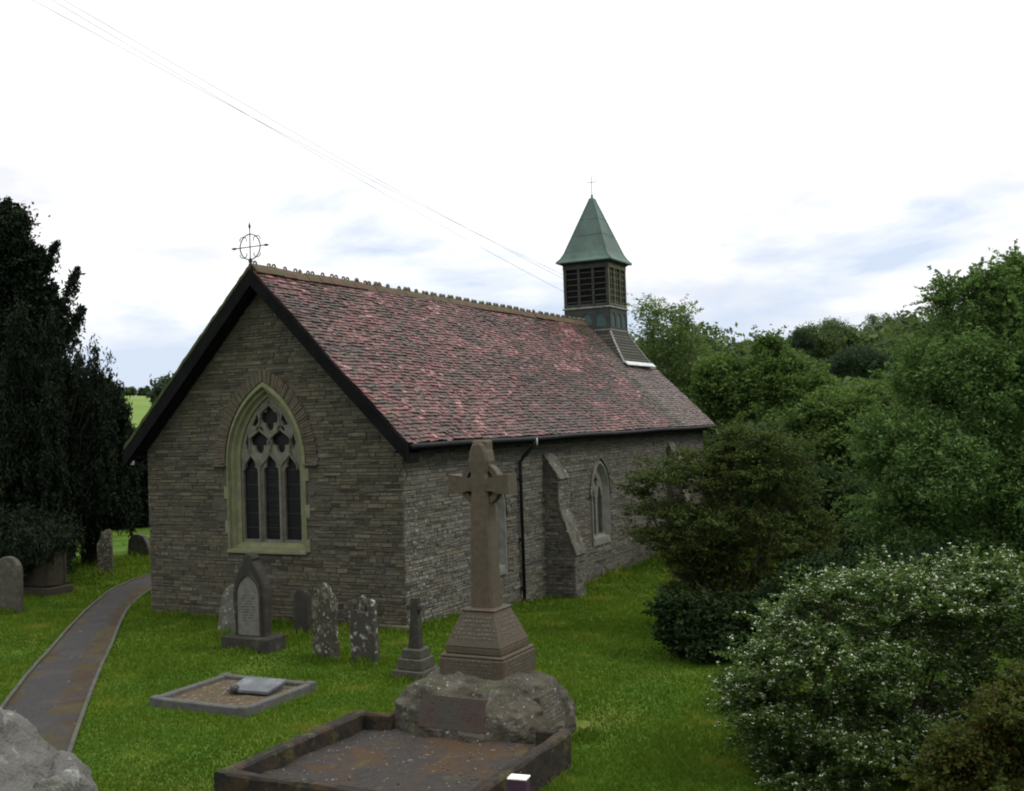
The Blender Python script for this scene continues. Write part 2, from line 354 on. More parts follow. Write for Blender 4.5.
MT['L_shrub'] = leafmat('dense_evergreen_leaves', [(0.008, 0.018, 0.007), (0.014, 0.028, 0.009), (0.022, 0.04, 0.012)], trans=.2)
MT['L_flower'] = leafmat('flowering_shrub_leaves', [(0.0322, 0.0594, 0.0151), (0.0529, 0.0927, 0.0216), (0.0782, 0.1283, 0.0324)], trans=.25)
MT['F_white'] = leafmat('cream_flowers', [(.50, .52, .42), (.72, .74, .64), (.60, .63, .53)], trans=.2)
MT['L_red'] = leafmat('reddish_leaves', [(0.06, 0.0325, 0.011), (0.0576, 0.0525, 0.0132), (0.0432, 0.07, 0.0154), (0.084, 0.0975, 0.022)])
MT['L_yew'] = leafmat('yew_needles', [(0.007, 0.0116, 0.0078), (0.011, 0.0179, 0.0112), (0.017, 0.0252, 0.0134)], trans=.08, spec=.04)
MT['L_hill'] = leafmat('hill_tree_leaves', [(0.0486, 0.0725, 0.0378), (0.0784, 0.1113, 0.0514), (0.1216, 0.1617, 0.0676)])
MT['L_hill2'] = leafmat('dark_hill_tree_leaves', [(0.022, 0.0374, 0.0264), (0.033, 0.0528, 0.033), (0.0462, 0.0704, 0.0396)])
MT['grass'] = leafmat('grass_blades', [(0.0377, 0.0706, 0.007), (0.0629, 0.112, 0.0101), (0.0981, 0.1485, 0.0155), (0.1698, 0.1704, 0.0328)], trans=.3, spec=.1, rough=.8)
TREES={
 'sparse':((32.07,5.50),[(31.55, 5.13, 8.28, 1.23, 1.14), (32.51, 4.42, 6.52, 1.44, 1.15), (31.63, 5.86, 7.04, 1.05, 1.34), (33.04, 4.14, 5.41, 1.45, 1.25), (32.34, 5.82, 5.23, 1.74, 1.35), (31.71, 6.17, 8.84, 0.58, 0.67), (32.44, 4.72, 8.65, 0.53, 0.58)]),
 'midleft':((28.20,-0.04),[(27.9, -0.13, 5.18, 1.77, 1.27), (27.89, 1.06, 4.34, 1.71, 1.54), (28.5, -1.35, 4.46, 1.6, 1.6), (28.28, -0.39, 6.62, 0.51, 0.68), (27.75, -0.22, 3.24, 2.52, 1.26), (27.26, 1.49, 5.41, 0.93, 0.93)]),
 'mid':((20.70,-5.08),[(20.01, -5.4, 3.81, 1.51, 1.0), (19.79, -4.29, 2.97, 1.49, 1.28), (21.92, -5.91, 2.52, 1.67, 1.74), (19.94, -4.93, 1.61, 2.08, 1.48), (21.55, -6.58, 3.89, 0.89, 1.03), (20.45, -4.54, 3.83, 0.75, 0.62)]),
 'ash':((9.56,-9.59),[(9.6, -9.57, 5.43, 0.88, 0.84), (9.84, -10.56, 5.94, 0.78, 0.83), (9.1, -8.78, 4.39, 0.93, 1.02), (8.81, -9.84, 4.07, 1.48, 1.35), (9.44, -10.96, 4.48, 1.35, 2.02), (8.38, -8.15, 2.89, 1.0, 1.0), (8.64, -9.26, 2.29, 1.66, 1.26), (9.3, -10.65, 1.8, 1.57, 1.57), (8.3, -7.99, 1.41, 0.91, 0.77), (9.17, -9.17, 6.29, 0.28, 0.46), (9.4, -9.91, 6.55, 0.32, 0.32), (10.03, -10.67, 6.92, 0.28, 0.32), (9.72, -9.44, 0.71, 1.4, 0.79)]),
 'dark':((13.70,-4.52),[(14.41, -5.83, 0.66, 1.72, 1.2), (13.97, -4.53, 1.41, 1.33, 1.15), (14.31, -6.62, -0.3, 1.69, 1.02), (13.79, -3.75, 2.29, 1.16, 1.04), (15.87, -7.49, -0.91, 1.75, 1.16)]),
 'thorn':((1.80,-5.38),[(2.28, -6.09, 3.31, 0.86, 0.28), (2.26, -6.51, 3.23, 0.85, 0.33), (1.96, -5.31, 3.04, 0.75, 0.24), (1.56, -4.75, 2.8, 0.59, 0.2), (2.2, -5.89, 2.72, 1.23, 0.37), (1.78, -4.79, 2.23, 0.75, 0.22), (2.57, -6.82, 2.51, 0.74, 0.44), (1.67, -5.58, 2.02, 1.13, 0.33), (1.35, -4.53, 1.75, 0.48, 0.13), (1.36, -5.06, 1.59, 0.66, 0.18), (2.06, -6.63, 1.78, 0.91, 0.47), (2.3, -5.9, 1.13, 1.08, 0.49), (2.75, -6.91, 1.19, 0.67, 0.48), (2.16, -5.94, 3.58, 0.33, 0.15), (1.29, -4.35, 2.56, 0.22, 0.09), (1.97, -5.68, 0.43, 0.74, 0.48), (2.18, -6.84, 0.72, 0.73, 0.54), (2.22, -6.27, 0.51, 0.74, 0.55), (2.88, -7.27, 1.74, 0.37, 0.45), (1.8, -5.08, 0.71, 0.56, 0.37), (2.02, -5.84, 0.06, 0.74, 0.37), (1.7, -5.32, 1.28, 0.66, 0.37), (2.3, -6.79, 0.06, 0.66, 0.37)]),
 'shrub':((-0.31,-6.08),[(-0.62, -5.76, 0.36, 0.36, 0.33), (-0.51, -6.21, 0.17, 0.52, 0.29), (0.15, -6.53, 0.32, 0.56, 0.43), (-0.59, -5.52, 0.66, 0.16, 0.2), (-0.13, -6.84, 0.02, 0.49, 0.32), (-0.43, -5.95, 0.62, 0.26, 0.23)]),
 'darkshrub':((0.04,-7.46),[(-0.29, -7.39, 0.72, 0.54, 0.48), (0.02, -7.89, 1.09, 0.64, 0.38), (-0.03, -7.14, 0.18, 0.36, 0.36), (0.65, -8.48, 1.21, 0.71, 0.32), (0.96, -9.37, 1.23, 0.74, 0.35)]),
 'flower':((-4.81,-9.35),[(-4.89, -9.68, 1.91, 0.69, 0.29), (-4.87, -9.12, 1.66, 0.69, 0.32), (-4.97, -8.57, 1.4, 0.58, 0.25), (-4.46, -10.26, 1.76, 0.68, 0.38), (-4.43, -10.77, 1.67, 0.56, 0.4), (-5.56, -8.4, 1.1, 0.45, 0.27), (-5.32, -9.17, 1.14, 0.77, 0.44), (-4.12, -9.87, 0.93, 0.94, 0.52), (-4.12, -10.73, 0.93, 0.68, 0.57), (-5.33, -8.1, 0.61, 0.39, 0.25), (-5.44, -8.63, 0.51, 0.62, 0.38), (-5.07, -9.32, 0.31, 0.78, 0.45), (-4.27, -10.07, 0.06, 0.92, 0.53), (-5.24, -8.23, 0.14, 0.37, 0.25), (-5.18, -8.88, -0.14, 0.67, 0.29), (-5.25, -8.87, 1.88, 0.25, 0.11), (-3.72, -11.0, 0.17, 0.69, 0.69), (-5.56, -8.05, 0.83, 0.23, 0.11), (-4.2, -10.52, 2.05, 0.34, 0.14)]),
 'red':((-8.25,-10.77),[(-8.33, -10.93, 1.51, 0.28, 0.14), (-8.27, -10.68, 1.18, 0.32, 0.18), (-8.02, -11.04, 1.2, 0.37, 0.27), (-8.4, -10.42, 0.96, 0.22, 0.11), (-8.33, -10.82, 0.88, 0.49, 0.22), (-8.09, -11.09, 1.65, 0.18, 0.11)]),
 'yew':((3.63,15.38),[(6.48, 14.0, 2.86, 0.33, 1.1), (6.48, 14.07, 1.8, 0.37, 0.79), (5.6, 13.47, 4.09, 0.41, 1.3), (6.02, 13.82, 2.53, 0.42, 1.26), (5.37, 14.01, 2.51, 0.59, 0.83), (4.36, 13.79, 2.24, 0.57, 0.63), (2.29, 12.43, 0.82, 0.63, 0.42), (1.03, 12.27, 0.73, 0.6, 0.25), (0.7, 10.89, 1.3, 0.68, 0.27), (5.49, 13.69, 3.8, 0.47, 1.18), (4.85, 13.91, 2.95, 0.58, 2.03), (4.62, 15.38, 4.45, 0.77, 1.77), (4.95, 14.7, 5.02, 0.59, 1.47), (4.64, 14.33, 2.68, 0.75, 1.74), (3.61, 15.25, 2.75, 1.14, 2.57), (5.29, 14.08, 4.11, 0.41, 1.47), (5.43, 13.88, 2.48, 0.41, 1.06), (5.12, 16.66, 3.57, 1.83, 3.04), (5.81, 15.3, 3.52, 1.03, 2.56), (6.14, 14.67, 3.13, 0.52, 2.01), (4.03, 16.62, 3.02, 1.77, 2.95), (1.23, 12.52, 1.1, 0.97, 0.41), (1.93, 12.01, 1.16, 0.57, 0.46), (2.37, 13.35, 1.35, 1.34, 0.53), (2.1, 17.89, 3.82, 0.31, 2.84), (3.44, 19.26, 3.87, 0.33, 2.97), (1.97, 16.57, 3.84, 0.31, 3.09), (2.93, 17.36, 3.63, 0.32, 3.13), (3.54, 17.63, 3.59, 0.32, 3.03), (3.48, 16.97, 3.54, 0.32, 3.09), (3.09, 15.89, 3.79, 0.31, 3.04), (3.0, 15.24, 3.6, 0.31, 2.81), (3.47, 15.29, 3.74, 0.31, 2.82), (4.94, 16.57, 3.75, 0.33, 3.26), (5.05, 16.15, 3.48, 0.33, 2.82), (3.53, 13.78, 3.37, 0.31, 2.65), (4.26, 14.12, 3.38, 0.32, 2.65), (4.65, 14.02, 4.05, 0.32, 2.15), (4.8, 13.66, 3.88, 0.32, 2.06), (4.58, 12.92, 3.48, 0.31, 1.64), (5.27, 13.14, 3.52, 0.32, 1.79), (4.54, 13.28, 5.48, 0.11, 1.37), (4.37, 13.61, 5.4, 0.11, 0.97), (4.6, 13.17, 4.96, 0.14, 2.0), (4.74, 12.94, 4.38, 0.17, 2.0), (3.98, 14.34, 6.29, 0.29, 1.14), (3.59, 15.1, 6.46, 0.34, 1.14)]),
 'yewtop':((5.80,19.97),[(5.6, 19.89, 8.45, 1.61, 1.94), (6.18, 18.72, 8.73, 0.97, 1.29), (6.33, 18.5, 7.11, 1.16, 1.16), (5.87, 19.23, 10.36, 0.77, 1.1), (6.62, 17.91, 7.41, 0.77, 0.97), (6.24, 18.49, 10.82, 0.45, 0.58)]),
 'conifer':((15.86,24.45),[(15.68, 24.24, 3.73, 0.42, 0.93), (15.79, 24.05, 2.45, 0.93, 1.44), (15.9, 24.1, 0.97, 1.1, 1.1), (16.4, 23.64, 2.76, 0.51, 1.19), (15.2, 24.83, 2.07, 1.01, 1.85), (15.43, 26.0, 1.21, 0.94, 1.45), (16.49, 23.42, 1.77, 0.51, 1.53)]),
 'hedgetree':((14.95,21.81),[(15.51, 20.97, 5.62, 0.57, 0.41), (15.32, 20.61, 4.47, 0.73, 0.89)]),
 'hill0':((176.10,25.91),[(175.19, 25.74, 16.73, 3.84, 3.14), (174.62, 27.19, 15.22, 3.07, 2.51), (177.89, 24.6, 15.53, 3.1, 2.85)]),
 'hill1':((169.54,27.85),[(170.5, 28.05, 15.77, 2.06, 2.4), (169.5, 28.7, 14.56, 1.64, 1.91), (169.93, 27.06, 14.72, 1.64, 2.15)]),
 'hill2':((182.49,24.29),[(181.83, 24.17, 17.88, 3.05, 2.51), (182.78, 25.59, 16.76, 2.45, 2.02), (184.05, 23.27, 16.94, 2.46, 2.28)]),
 'hill3':((106.71,8.33),[(105.54, 8.14, 9.42, 2.74, 1.86), (105.57, 9.24, 8.55, 2.2, 1.5), (108.04, 7.36, 8.71, 2.23, 1.7)]),
 'hill4':((201.74,19.42),[(202.83, 19.57, 19.37, 3.11, 2.53), (200.7, 20.5, 18.05, 2.47, 2.01), (201.8, 18.14, 18.21, 2.47, 2.26)]),
 'hill5':((209.29,15.55),[(209.07, 15.53, 19.67, 2.97, 2.18), (208.86, 16.67, 18.65, 2.38, 1.74), (208.88, 14.28, 18.71, 2.37, 1.95)]),
 'hill6':((209.72,48.01),[(210.49, 48.21, 18.17, 2.34, 1.28), (209.36, 48.88, 17.52, 1.87, 1.02), (210.7, 47.23, 17.6, 1.87, 1.15)]),
 'hill7':((132.19,24.31),[(131.66, 24.19, 12.08, 1.93, 1.38), (132.56, 25.21, 11.47, 1.56, 1.11), (132.97, 23.65, 11.54, 1.55, 1.25)]),
 'hill8':((153.16,4.87),[(152.81, 4.84, 15.05, 2.06, 1.62), (153.58, 5.72, 14.34, 1.66, 1.3), (153.94, 4.1, 14.42, 1.66, 1.46)]),
 'hill9':((123.96,18.58),[(124.94, 18.78, 9.14, 2.86, 2.6), (122.41, 19.41, 7.83, 2.25, 2.05), (123.52, 17.27, 8.01, 2.25, 2.31)]),
 'hill10':((94.30,10.89),[(94.8, 10.99, 5.93, 2.04, 1.83), (93.62, 11.58, 5.04, 1.62, 1.46), (94.75, 10.11, 5.17, 1.62, 1.64)]),
 'hill11':((119.24,5.66),[(118.29, 5.54, 10.69, 2.62, 1.67), (119.83, 6.77, 9.98, 2.13, 1.35), (119.79, 4.63, 10.02, 2.11, 1.51)]),
 'hill12':((109.23,25.50),[(109.85, 25.68, 9.59, 1.93, 1.44), (108.25, 26.02, 8.84, 1.53, 1.14), (109.59, 24.74, 8.95, 1.53, 1.29)]),
 'hill13':((98.07,113.92),[(97.75, 113.57, 10.88, 1.03, 1.18), (98.12, 114.57, 10.34, 0.83, 0.95), (98.25, 113.5, 10.42, 0.83, 1.06)]),
 'hill14':((90.33,107.06),[(90.03, 106.73, 11.04, 0.97, 1.38), (89.93, 107.17, 10.37, 0.77, 1.1), (90.55, 106.71, 10.49, 0.77, 1.24)]),
 'hill15':((172.82,187.57),[(172.44, 187.18, 14.34, 1.2, 0.96), (172.38, 187.78, 13.89, 0.96, 0.77), (173.02, 187.06, 13.96, 0.96, 0.86)]),
 'hill16':((71.74,77.52),[(71.74, 77.52, 7.87, 0.77, 1.0), (71.64, 77.85, 7.38, 0.62, 0.8), (71.95, 77.28, 7.46, 0.62, 0.9)]),
 'hill17':((204.00,214.49),[(203.85, 214.33, 15.54, 1.66, 1.11), (203.82, 215.22, 15.03, 1.33, 0.89), (204.01, 213.5, 15.07, 1.33, 0.99)]),
 'hill18':((201.13,220.18),[(200.91, 219.94, 15.2, 1.38, 0.83), (201.13, 220.94, 14.83, 1.11, 0.66), (201.14, 219.34, 14.84, 1.1, 0.75)]),
 'hill19':((205.41,56.56),[(204.73, 56.35, 17.34, 2.54, 1.27), (204.45, 57.33, 16.75, 2.03, 1.02), (205.89, 55.55, 16.83, 2.03, 1.14)]),
 'hill20':((62.59,7.11),[(61.63, 6.89, 5.6, 1.89, 1.75), (61.53, 7.66, 4.75, 1.52, 1.4), (62.92, 6.36, 4.88, 1.53, 1.59)]),
 'hill21':((78.05,-1.39),[(77.34, -1.46, 7.47, 1.98, 1.65), (78.0, -0.61, 6.7, 1.6, 1.33), (78.96, -2.11, 6.82, 1.6, 1.5)]),
}
YEWSPRAYS=[((5.95, 19.29, 10.19), 0, (6.33, 18.91, 11.7), 0), ((6.02, 18.69, 9.49), 0, (5.98, 17.73, 10.28), 0), ((5.99, 18.87, 9.82), 0, (6.2, 18.11, 11.19), 0), ((6.42, 18.51, 8.54), 0, (6.55, 17.38, 9.68), 0), ((6.19, 18.01, 8.16), 0, (6.84, 17.3, 10.22), 0), ((6.07, 18.3, 8.97), 0, (6.24, 17.69, 10.15), 0), ((6.93, 18.46, 7.59), 0, (7.15, 17.49, 8.39), 0), ((6.42, 17.41, 6.69), 0, (7.0, 16.56, 9.36), 0), ((6.77, 17.84, 6.57), 0, (7.04, 17.47, 8.05), 0), ((6.48, 17.05, 6.19), 0, (6.78, 16.17, 8.06), 0), ((5.77, 18.11, 10.36), 0, (5.75, 17.56, 10.96), 0), ((6.58, 18.45, 9.2), 0, (6.5, 17.59, 10.02), 0), ((6.46, 17.66, 7.83), 0, (6.99, 17.65, 8.88), 0)]

# ------------------------------------------------------------------ ground
def sm(a, b, x):
    t = min(1, max(0, (x - a) / (b - a))); return t * t * (3 - 2 * t)

def gz(x, y):
    z = -.40 * sm(-.5, 7.5, x) * sm(5.5, .5, y) * sm(-9, -2, y)
    z -= .35 * sm(-6.5, -10, y) * sm(-14, -4, x)
    z -= 1.2 * sm(-8, -20, y) + .5 * sm(20, 34, x) * sm(12, 2, y)
    r = math.hypot(x + 17, y + 11)
    if r > 55:
        a = mnoise.noise(Vector((x * .006, y * .006, 0)))
        z += (13.5 + 4 * a) * sm(60, 300, r)
        z += 16 * sm(400, 1500, r)
    if r < 60: z += .03 * mnoise.noise(Vector((x * .35, y * .35, 3))) * sm(1.0, 3.0, abs(x + 7) + abs(y + 4.8))
    return z

def ground():
    def axis(c, n, near, far):
        t = np.linspace(-1, 1, n); k = 5.2
        return c + np.sinh(t * k) / math.sinh(k) * far
    xs = axis(-2, 261, 0, 3000); ys = axis(0, 261, 0, 3000)
    V = []; F = []
    for y in ys:
        for x in xs: V.append((x, y, gz(x, y)))
    n = len(xs)
    for j in range(len(ys) - 1):
        for i in range(n - 1):
            a = j * n + i; F.append((a, a + 1, a + n + 1, a + n))
    m = MB(); m.add(V, F, 0, .5, True)
    # turf: soil green near, pasture beyond, its colour lightened for the sun on it
    g, nt, b = base_mat('turf')
    t = nt.nodes.new('ShaderNodeTexCoord'); vec = t.outputs['Object']
    c = ramp(nt, noisev(nt, vec, .55, 6, .6), [(.30, (.028, .066, .006)), (.46, (.046, .102, .010)), (.58, (.078, .124, .015)), (.68, (.120, .130, .032))])
    c = mix(nt, 1.0, c, ramp(nt, noisev(nt, vec, 9, 5, .65), [(.3, .6), (.7, 1.4)]), 'MULTIPLY')
    sunlit_pasture = ramp(nt, noisev(nt, vec, .02, 5, .6), [(.35, (.10, .165, .038)), (.6, (.155, .21, .055)), (.75, (.085, .135, .034))])
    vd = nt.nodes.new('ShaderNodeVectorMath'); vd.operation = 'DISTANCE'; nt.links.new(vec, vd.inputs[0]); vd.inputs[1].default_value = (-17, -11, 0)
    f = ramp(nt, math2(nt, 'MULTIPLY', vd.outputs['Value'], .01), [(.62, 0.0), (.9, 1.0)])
    c = mix(nt, f, c, sunlit_pasture)
    nt.links.new(c, b.inputs['Base Color']); b.inputs['Roughness'].default_value = .95; b.inputs['Specular IOR Level'].default_value = .1
    bp = nt.nodes.new('ShaderNodeBump'); bp.inputs['Strength'].default_value = .8; bp.inputs['Distance'].default_value = .04
    nt.links.new(noisev(nt, vec, 28, 6, .7), bp.inputs['Height']); nt.links.new(bp.outputs[0], b.inputs['Normal'])
    tag(m.build('ground', g, fix=False), kind='structure')
ground()

# path
def smooth_line(P, n):
    P = [Vector((*p, 0)) for p in P]; out = []
    for i in range(len(P) - 1):
        a = P[max(i - 1, 0)]; b = P[i]; c = P[i + 1]; d = P[min(i + 2, len(P) - 1)]
        for k in range(n):
            t = k / n
            out.append(.5 * ((2 * b) + (c - a) * t + (2 * a - 5 * b + 4 * c - d) * t * t + (3 * b - a - 3 * c + d) * t ** 3))
    out.append(P[-1]); return out
PL = smooth_line([(-14.2, -4.2), (-10.6, -.9), (-7.04, 2.48), (-3.6, 5.53), (.7, 9.14), (3.0, 10.75), (6.0, 11.9), (11, 12.9), (18, 13.2)], 8)
PR = smooth_line([(-13.4, -5.2), (-10.0, -2.0), (-6.12, 1.73), (-2.89, 4.72), (.19, 7.53), (2.9, 9.45), (6.2, 10.7), (11, 11.6), (18, 11.9)], 8)
def path():
    g = smat('path_surface', [(.058, .056, .058)], bump=0)
    g, nt, b = base_mat('path_surface')
    t = nt.nodes.new('ShaderNodeTexCoord'); vec = t.outputs['Object']
    at = nt.nodes.new('ShaderNodeAttribute'); at.attribute_name = 'across'
    # moss grows along both edges and in a patch near the bend
    edge = ramp(nt, at.outputs['Fac'], [(0.0, .24), (.16, .10), (.38, -.0), (.55, .0), (.70, .17), (.86, .22), (1.0, .16)])
    n = noisev(nt, vec, 1.3, 6, .65)
    s = math2(nt, 'ADD', n, edge)
    moss = ramp(nt, s, [(.60, 0.0), (.70, .85)])
    mosc = ramp(nt, noisev(nt, vec, 1.1, 3), [(.40, (.036, .021, .012)), (.60, (.052, .042, .015))])
    c = mix(nt, 1.0, (.032, .031, .033), ramp(nt, noisev(nt, vec, 22, 6, .7), [(.3, .65), (.7, 1.4)]), 'MULTIPLY')
    c = mix(nt, ramp(nt, noisev(nt, vec, 1.7, 5), [(.5, 0.0), (.7, .6)]), c, (.055, .048, .042))
    c = mix(nt, moss, c, mosc)
    c = mix(nt, ramp(nt, noisev(nt, vec, 13, 2), [(.72, 0.0), (.74, .8)]), c, (.24, .24, .22))
    nt.links.new(c, b.inputs['Base Color']); b.inputs['Roughness'].default_value = .9; b.inputs['Specular IOR Level'].default_value = .2
    bp = nt.nodes.new('ShaderNodeBump'); bp.inputs['Strength'].default_value = .7; bp.inputs['Distance'].default_value = .02
    nt.links.new(noisev(nt, vec, 40, 6, .7), bp.inputs['Height']); nt.links.new(bp.outputs[0], b.inputs['Normal'])
    V = []; F = []; A = []
    K = 6
    for a, c_ in zip(PL, PR):
        for k in range(K + 1):
            p = a.lerp(c_, k / K); V.append((p.x, p.y, gz(p.x, p.y) + .014 + .02 * math.sin(math.pi * k / K))); A.append(k / K)
    for i in range(len(PL) - 1):
        for k in range(K):
            q = i * (K + 1) + k; F.append((q, q + 1, q + K + 2, q + K + 1))
    m = MB(); m.add(V, F, 0, .5, True); o = m.build('path', g)
    at_ = o.data.attributes.new('across', 'FLOAT', 'POINT'); at_.data.foreach_set('value', A)
    tag(o, kind='structure')
    for nm, L in (('path_kerb', PL), ('path_kerb', PR)):
        m = MB(); loops = []
        for i, p in enumerate(L):
            q = L[min(i + 1, len(L) - 1)] - L[max(i - 1, 0)]; q.normalize(); s_ = Vector((q.y, -q.x, 0)) * .028
            z = gz(p.x, p.y) + .045 + random.uniform(-.008, .008)
            loops.append([p - s_ + Vector((0, 0, -.1)), p + s_ + Vector((0, 0, -.1)), p + s_ + Vector((0, 0, z)), p - s_ + Vector((0, 0, z))])
        m.loft(loops); tag(m.build(nm, MT['edging']), kind='structure')
path()

# ------------------------------------------------------------------ the church
W = 6.6; YC = 3.3; ZE = 3.61; ZR = 7.28; LN = 19.64; OV = .34; EV = .35
SL = (ZR - ZE) / (YC + EV)
def roofz(y): return ZR - abs(y - YC) * SL
church = empty('stone_church', (0, 0, 0), label='small stone church with steep clay tiled roof and a green copper spire on its ridge', cat='church')

def arch(c, half, z0, z1, n=12, off=0.0):
    """pointed arch head, left springing -> apex -> right springing (u decreasing sign handled by caller)"""
    h = z1 - z0; r = (half * half + h * h) / (2 * half); L = []
    a1 = math.asin(min(1, h / r))
    for i in range(n + 1):
        a = a1 * i / n; L.append((c - half + r - r * math.cos(a), z0 + r * math.sin(a)))
    return L + [(2 * c - u, v) for u, v in L[-2::-1]]

def arch_full(c, half, zb, z0, z1, n=12, nj=4):
    J = [(c - half, zb + (z0 - zb) * i / nj) for i in range(nj)]
    return J + arch(c, half, z0, z1, n) + [(2 * c - u, v) for u, v in J[::-1]]

def pin(poly, u, v):
    ins = False; n = len(poly)
    for i in range(n):
        (x1, y1), (x2, y2) = poly[i], poly[(i + 1) % n]
        if (y1 > v) != (y2 > v) and u < (x2 - x1) * (v - y1) / (y2 - y1) + x1: ins = not ins
    return ins

def stones(m, fn, u0, u1, v0, v1, ok, rowh=(.036, .098), wid=(.12, .52), dep=(.006, .028), mi=1):
    v = v0
    while v < v1:
        h = random.uniform(*rowh)
        u = u0 - random.uniform(0, .2)
        while u < u1:
            wd = random.uniform(*wid) * (1.0 if h < .09 else .8)
            a, b = max(u, u0), min(u + wd, u1)
            if b - a > .05:
                # split some thick stones in two thin ones
                subs = [(v, v + h)]
                if h > .095 and random.random() < .45: k = v + h * random.uniform(.4, .6); subs = [(v, k), (k, v + h)]
                for (q0, q1) in subs:
                    if all(ok(x_, y_) for x_, y_ in ((a + .02, q0 + .01), (b - .02, q0 + .01), (a + .02, q1 - .01), (b - .02, q1 - .01), ((a + b) / 2, (q0 + q1) / 2))):
                        g = random.uniform(.002, .006); d = random.uniform(*dep); ch = random.uniform(.003, .009); j = lambda: random.uniform(-.006, .006)
                        A = [(a + g, q0 + g), (b - g, q0 + g), (b - g, q1 - g), (a + g, q1 - g)]
                        Bk = [fn(p[0], p[1], -.01) for p in A]
                        Fr = [fn(p[0] + sx * ch + j(), p[1] + sy * ch + j() * .6, d + j()) for p, sx, sy in zip(A, (1, -1, -1, 1), (1, 1, -1, -1))]
                        m.add(Bk + Fr, [(4, 5, 6, 7), (0, 1, 5, 4), (1, 2, 6, 5), (2, 3, 7, 6), (3, 0, 4, 7)], mi)
            u += wd
        v += h

GF = lambda u, v, d: Vector((-d, u, v))           # gable face: u = y
SF = lambda u, v, d: Vector((u, -d, v))           # nave side face: u = x
WC = 3.34                                          # east window centre
HOLE = arch_full(WC, 1.02, 1.42, 3.27, 4.93)
m = MB()
outer = [(0, -.5), (W, -.5), (W, 3.75), (YC, 7.02), (0, 3.75)]
m.plate(outer, [HOLE], GF, 0, -.45, 0)
HB = arch_full(WC, 1.24, 1.35, 3.27, 5.08)
stones(m, GF, -.02, W + .02, -.12, 7.0, lambda u, v: not pin(HB if v > 3.2 else HOLE, u, v) and v < 7.0 - abs(u - YC) * SL and -.03 < u < W + .03)
gable = m.build('gable_wall', [MT['mortar'], MT['gstone']], church)

LC = [3.55, 9.87]
m = MB()
holes = [arch_full(c, .62, .52, 1.95, 2.78, 8) for c in LC]
m.plate([(.45, -1.2), (LN, -1.2), (LN, 3.72), (.45, 3.72)], holes, SF, 0, -.45, 0)
m.box((.225, .225, 1.6), (.449, .449, 4.3), m=0)
stones(m, SF, -.02, LN, -.75, 3.70, lambda u, v: not any(pin(h, u, v) for h in holes))
m.build('side_wall', [MT['mortar'], MT['stone']], church)
m = MB(); m.plate([(.45, -.5), (LN, -.5), (LN, 3.72), (.45, 3.72)], [], lambda u, v, d: Vector((u, W - d, v)), 0, .45, 0)
stones(m, lambda u, v, d: Vector((u, W + d, v)), 0, LN, -.4, 3.6, lambda u, v: True, rowh=(.09, .16), wid=(.25, .6))
m.build('side_wall', [MT['mortar'], MT['stone']], church)
m = MB(); m.plate([(.45, -1.2), (W - .45, -1.2), (W - .45, 4.1), (YC, 7.02), (.45, 4.1)], [], lambda u, v, d: Vector((LN - d, u, v)), 0, .45, 0)
stones(m, lambda u, v, d: Vector((LN + d, u, v)), 0, W, -.9, 6.9, lambda u, v: v < 6.9 - abs(u - YC) * SL, rowh=(.09, .16), wid=(.25, .6))
m.build('gable_wall', [MT['mortar'], MT['stone']], church)
m = MB(); m.box((-.05, .35, .02), (.16, .9, .16), bev=.015, r=.3); m.box((-.05, 1.0, .0), (.15, .38, .14), bev=.015, r=.6)
m.build('plinth_stone', MT['gstone'], gable)

# gable window
def loop_pts(c, half, zb, z0, z1, x, n=12): return [Vector((x, u, v)) for u, v in arch_full(c, half, zb, z0, z1, n)]
win = None
m = MB()
m.loft([loop_pts(WC, 1.03, 1.41, 3.27, 4.94, -.0), loop_pts(WC, 1.03, 1.41, 3.27, 4.94, -.03), loop_pts(WC, .975, 1.47, 3.27, 4.84, -.05),
        loop_pts(WC, .955, 1.49, 3.27, 4.80, .03), loop_pts(WC, .90, 1.52, 3.27, 4.75, .035), loop_pts(WC, .86, 1.56, 3.27, 4.70, .11), loop_pts(WC, .785, 1.60, 3.30, 4.64, .13), loop_pts(WC, .785, 1.60, 3.30, 4.64, .30)], m=0, r=.4)
for i, z in enumerate([1.42, 1.78, 2.12, 2.5, 2.86]):
    for s in (-1, 1):
        if (i + (s > 0)) % 2 == 0:
            m.box((-.010, WC + s * 1.03, z + .15), (.05, .14 + .06 * random.random(), .26), bev=.008)
m.box((-.04, WC, 1.43), (.10, 2.06, .07), bev=.01, r=.8)
win = m.build('gable_window', MT['ashlar'], church)
# tracery plate with pierced lights
def quatre(cu, cv, R_, d=.62, a=.48, n=8):
    P = []
    for i in range(4 * n):
        th = 2 * math.pi * i / (4 * n); ph = ((th + math.pi / 4) % (math.pi / 2)) - math.pi / 4
        r = d * math.cos(ph) + math.sqrt(max(0, a * a - (d * math.sin(ph)) ** 2))
        P.append((cu + R_ * r * math.cos(th) * .98, cv + R_ * r * math.sin(th) * 1.12))
    return P
def light(cu, half, zb, zs, za):
    # cusped ogee head
    R_ = [(cu + half, zb), (cu + half, zs), (cu + half * .86, zs + .07), (cu + half * .62, zs + .085), (cu + half * .66, zs + .15), (cu + half * .42, zs + .25), (cu + half * .14, zs + .33), (cu, za)]
    return [(2 * cu - u, v) for u, v in R_[:-1]] + [(cu, za)] + R_[:-1][::-1]
TR = arch_full(WC, .80, 1.58, 3.30, 4.67)
lights = [light(WC + o, .200, 1.66, 3.08, 3.50) for o in (-.545, 0, .545)]
qs = [quatre(WC - .28, 3.74, .235), quatre(WC + .28, 3.74, .235), quatre(WC, 4.20, .225)]
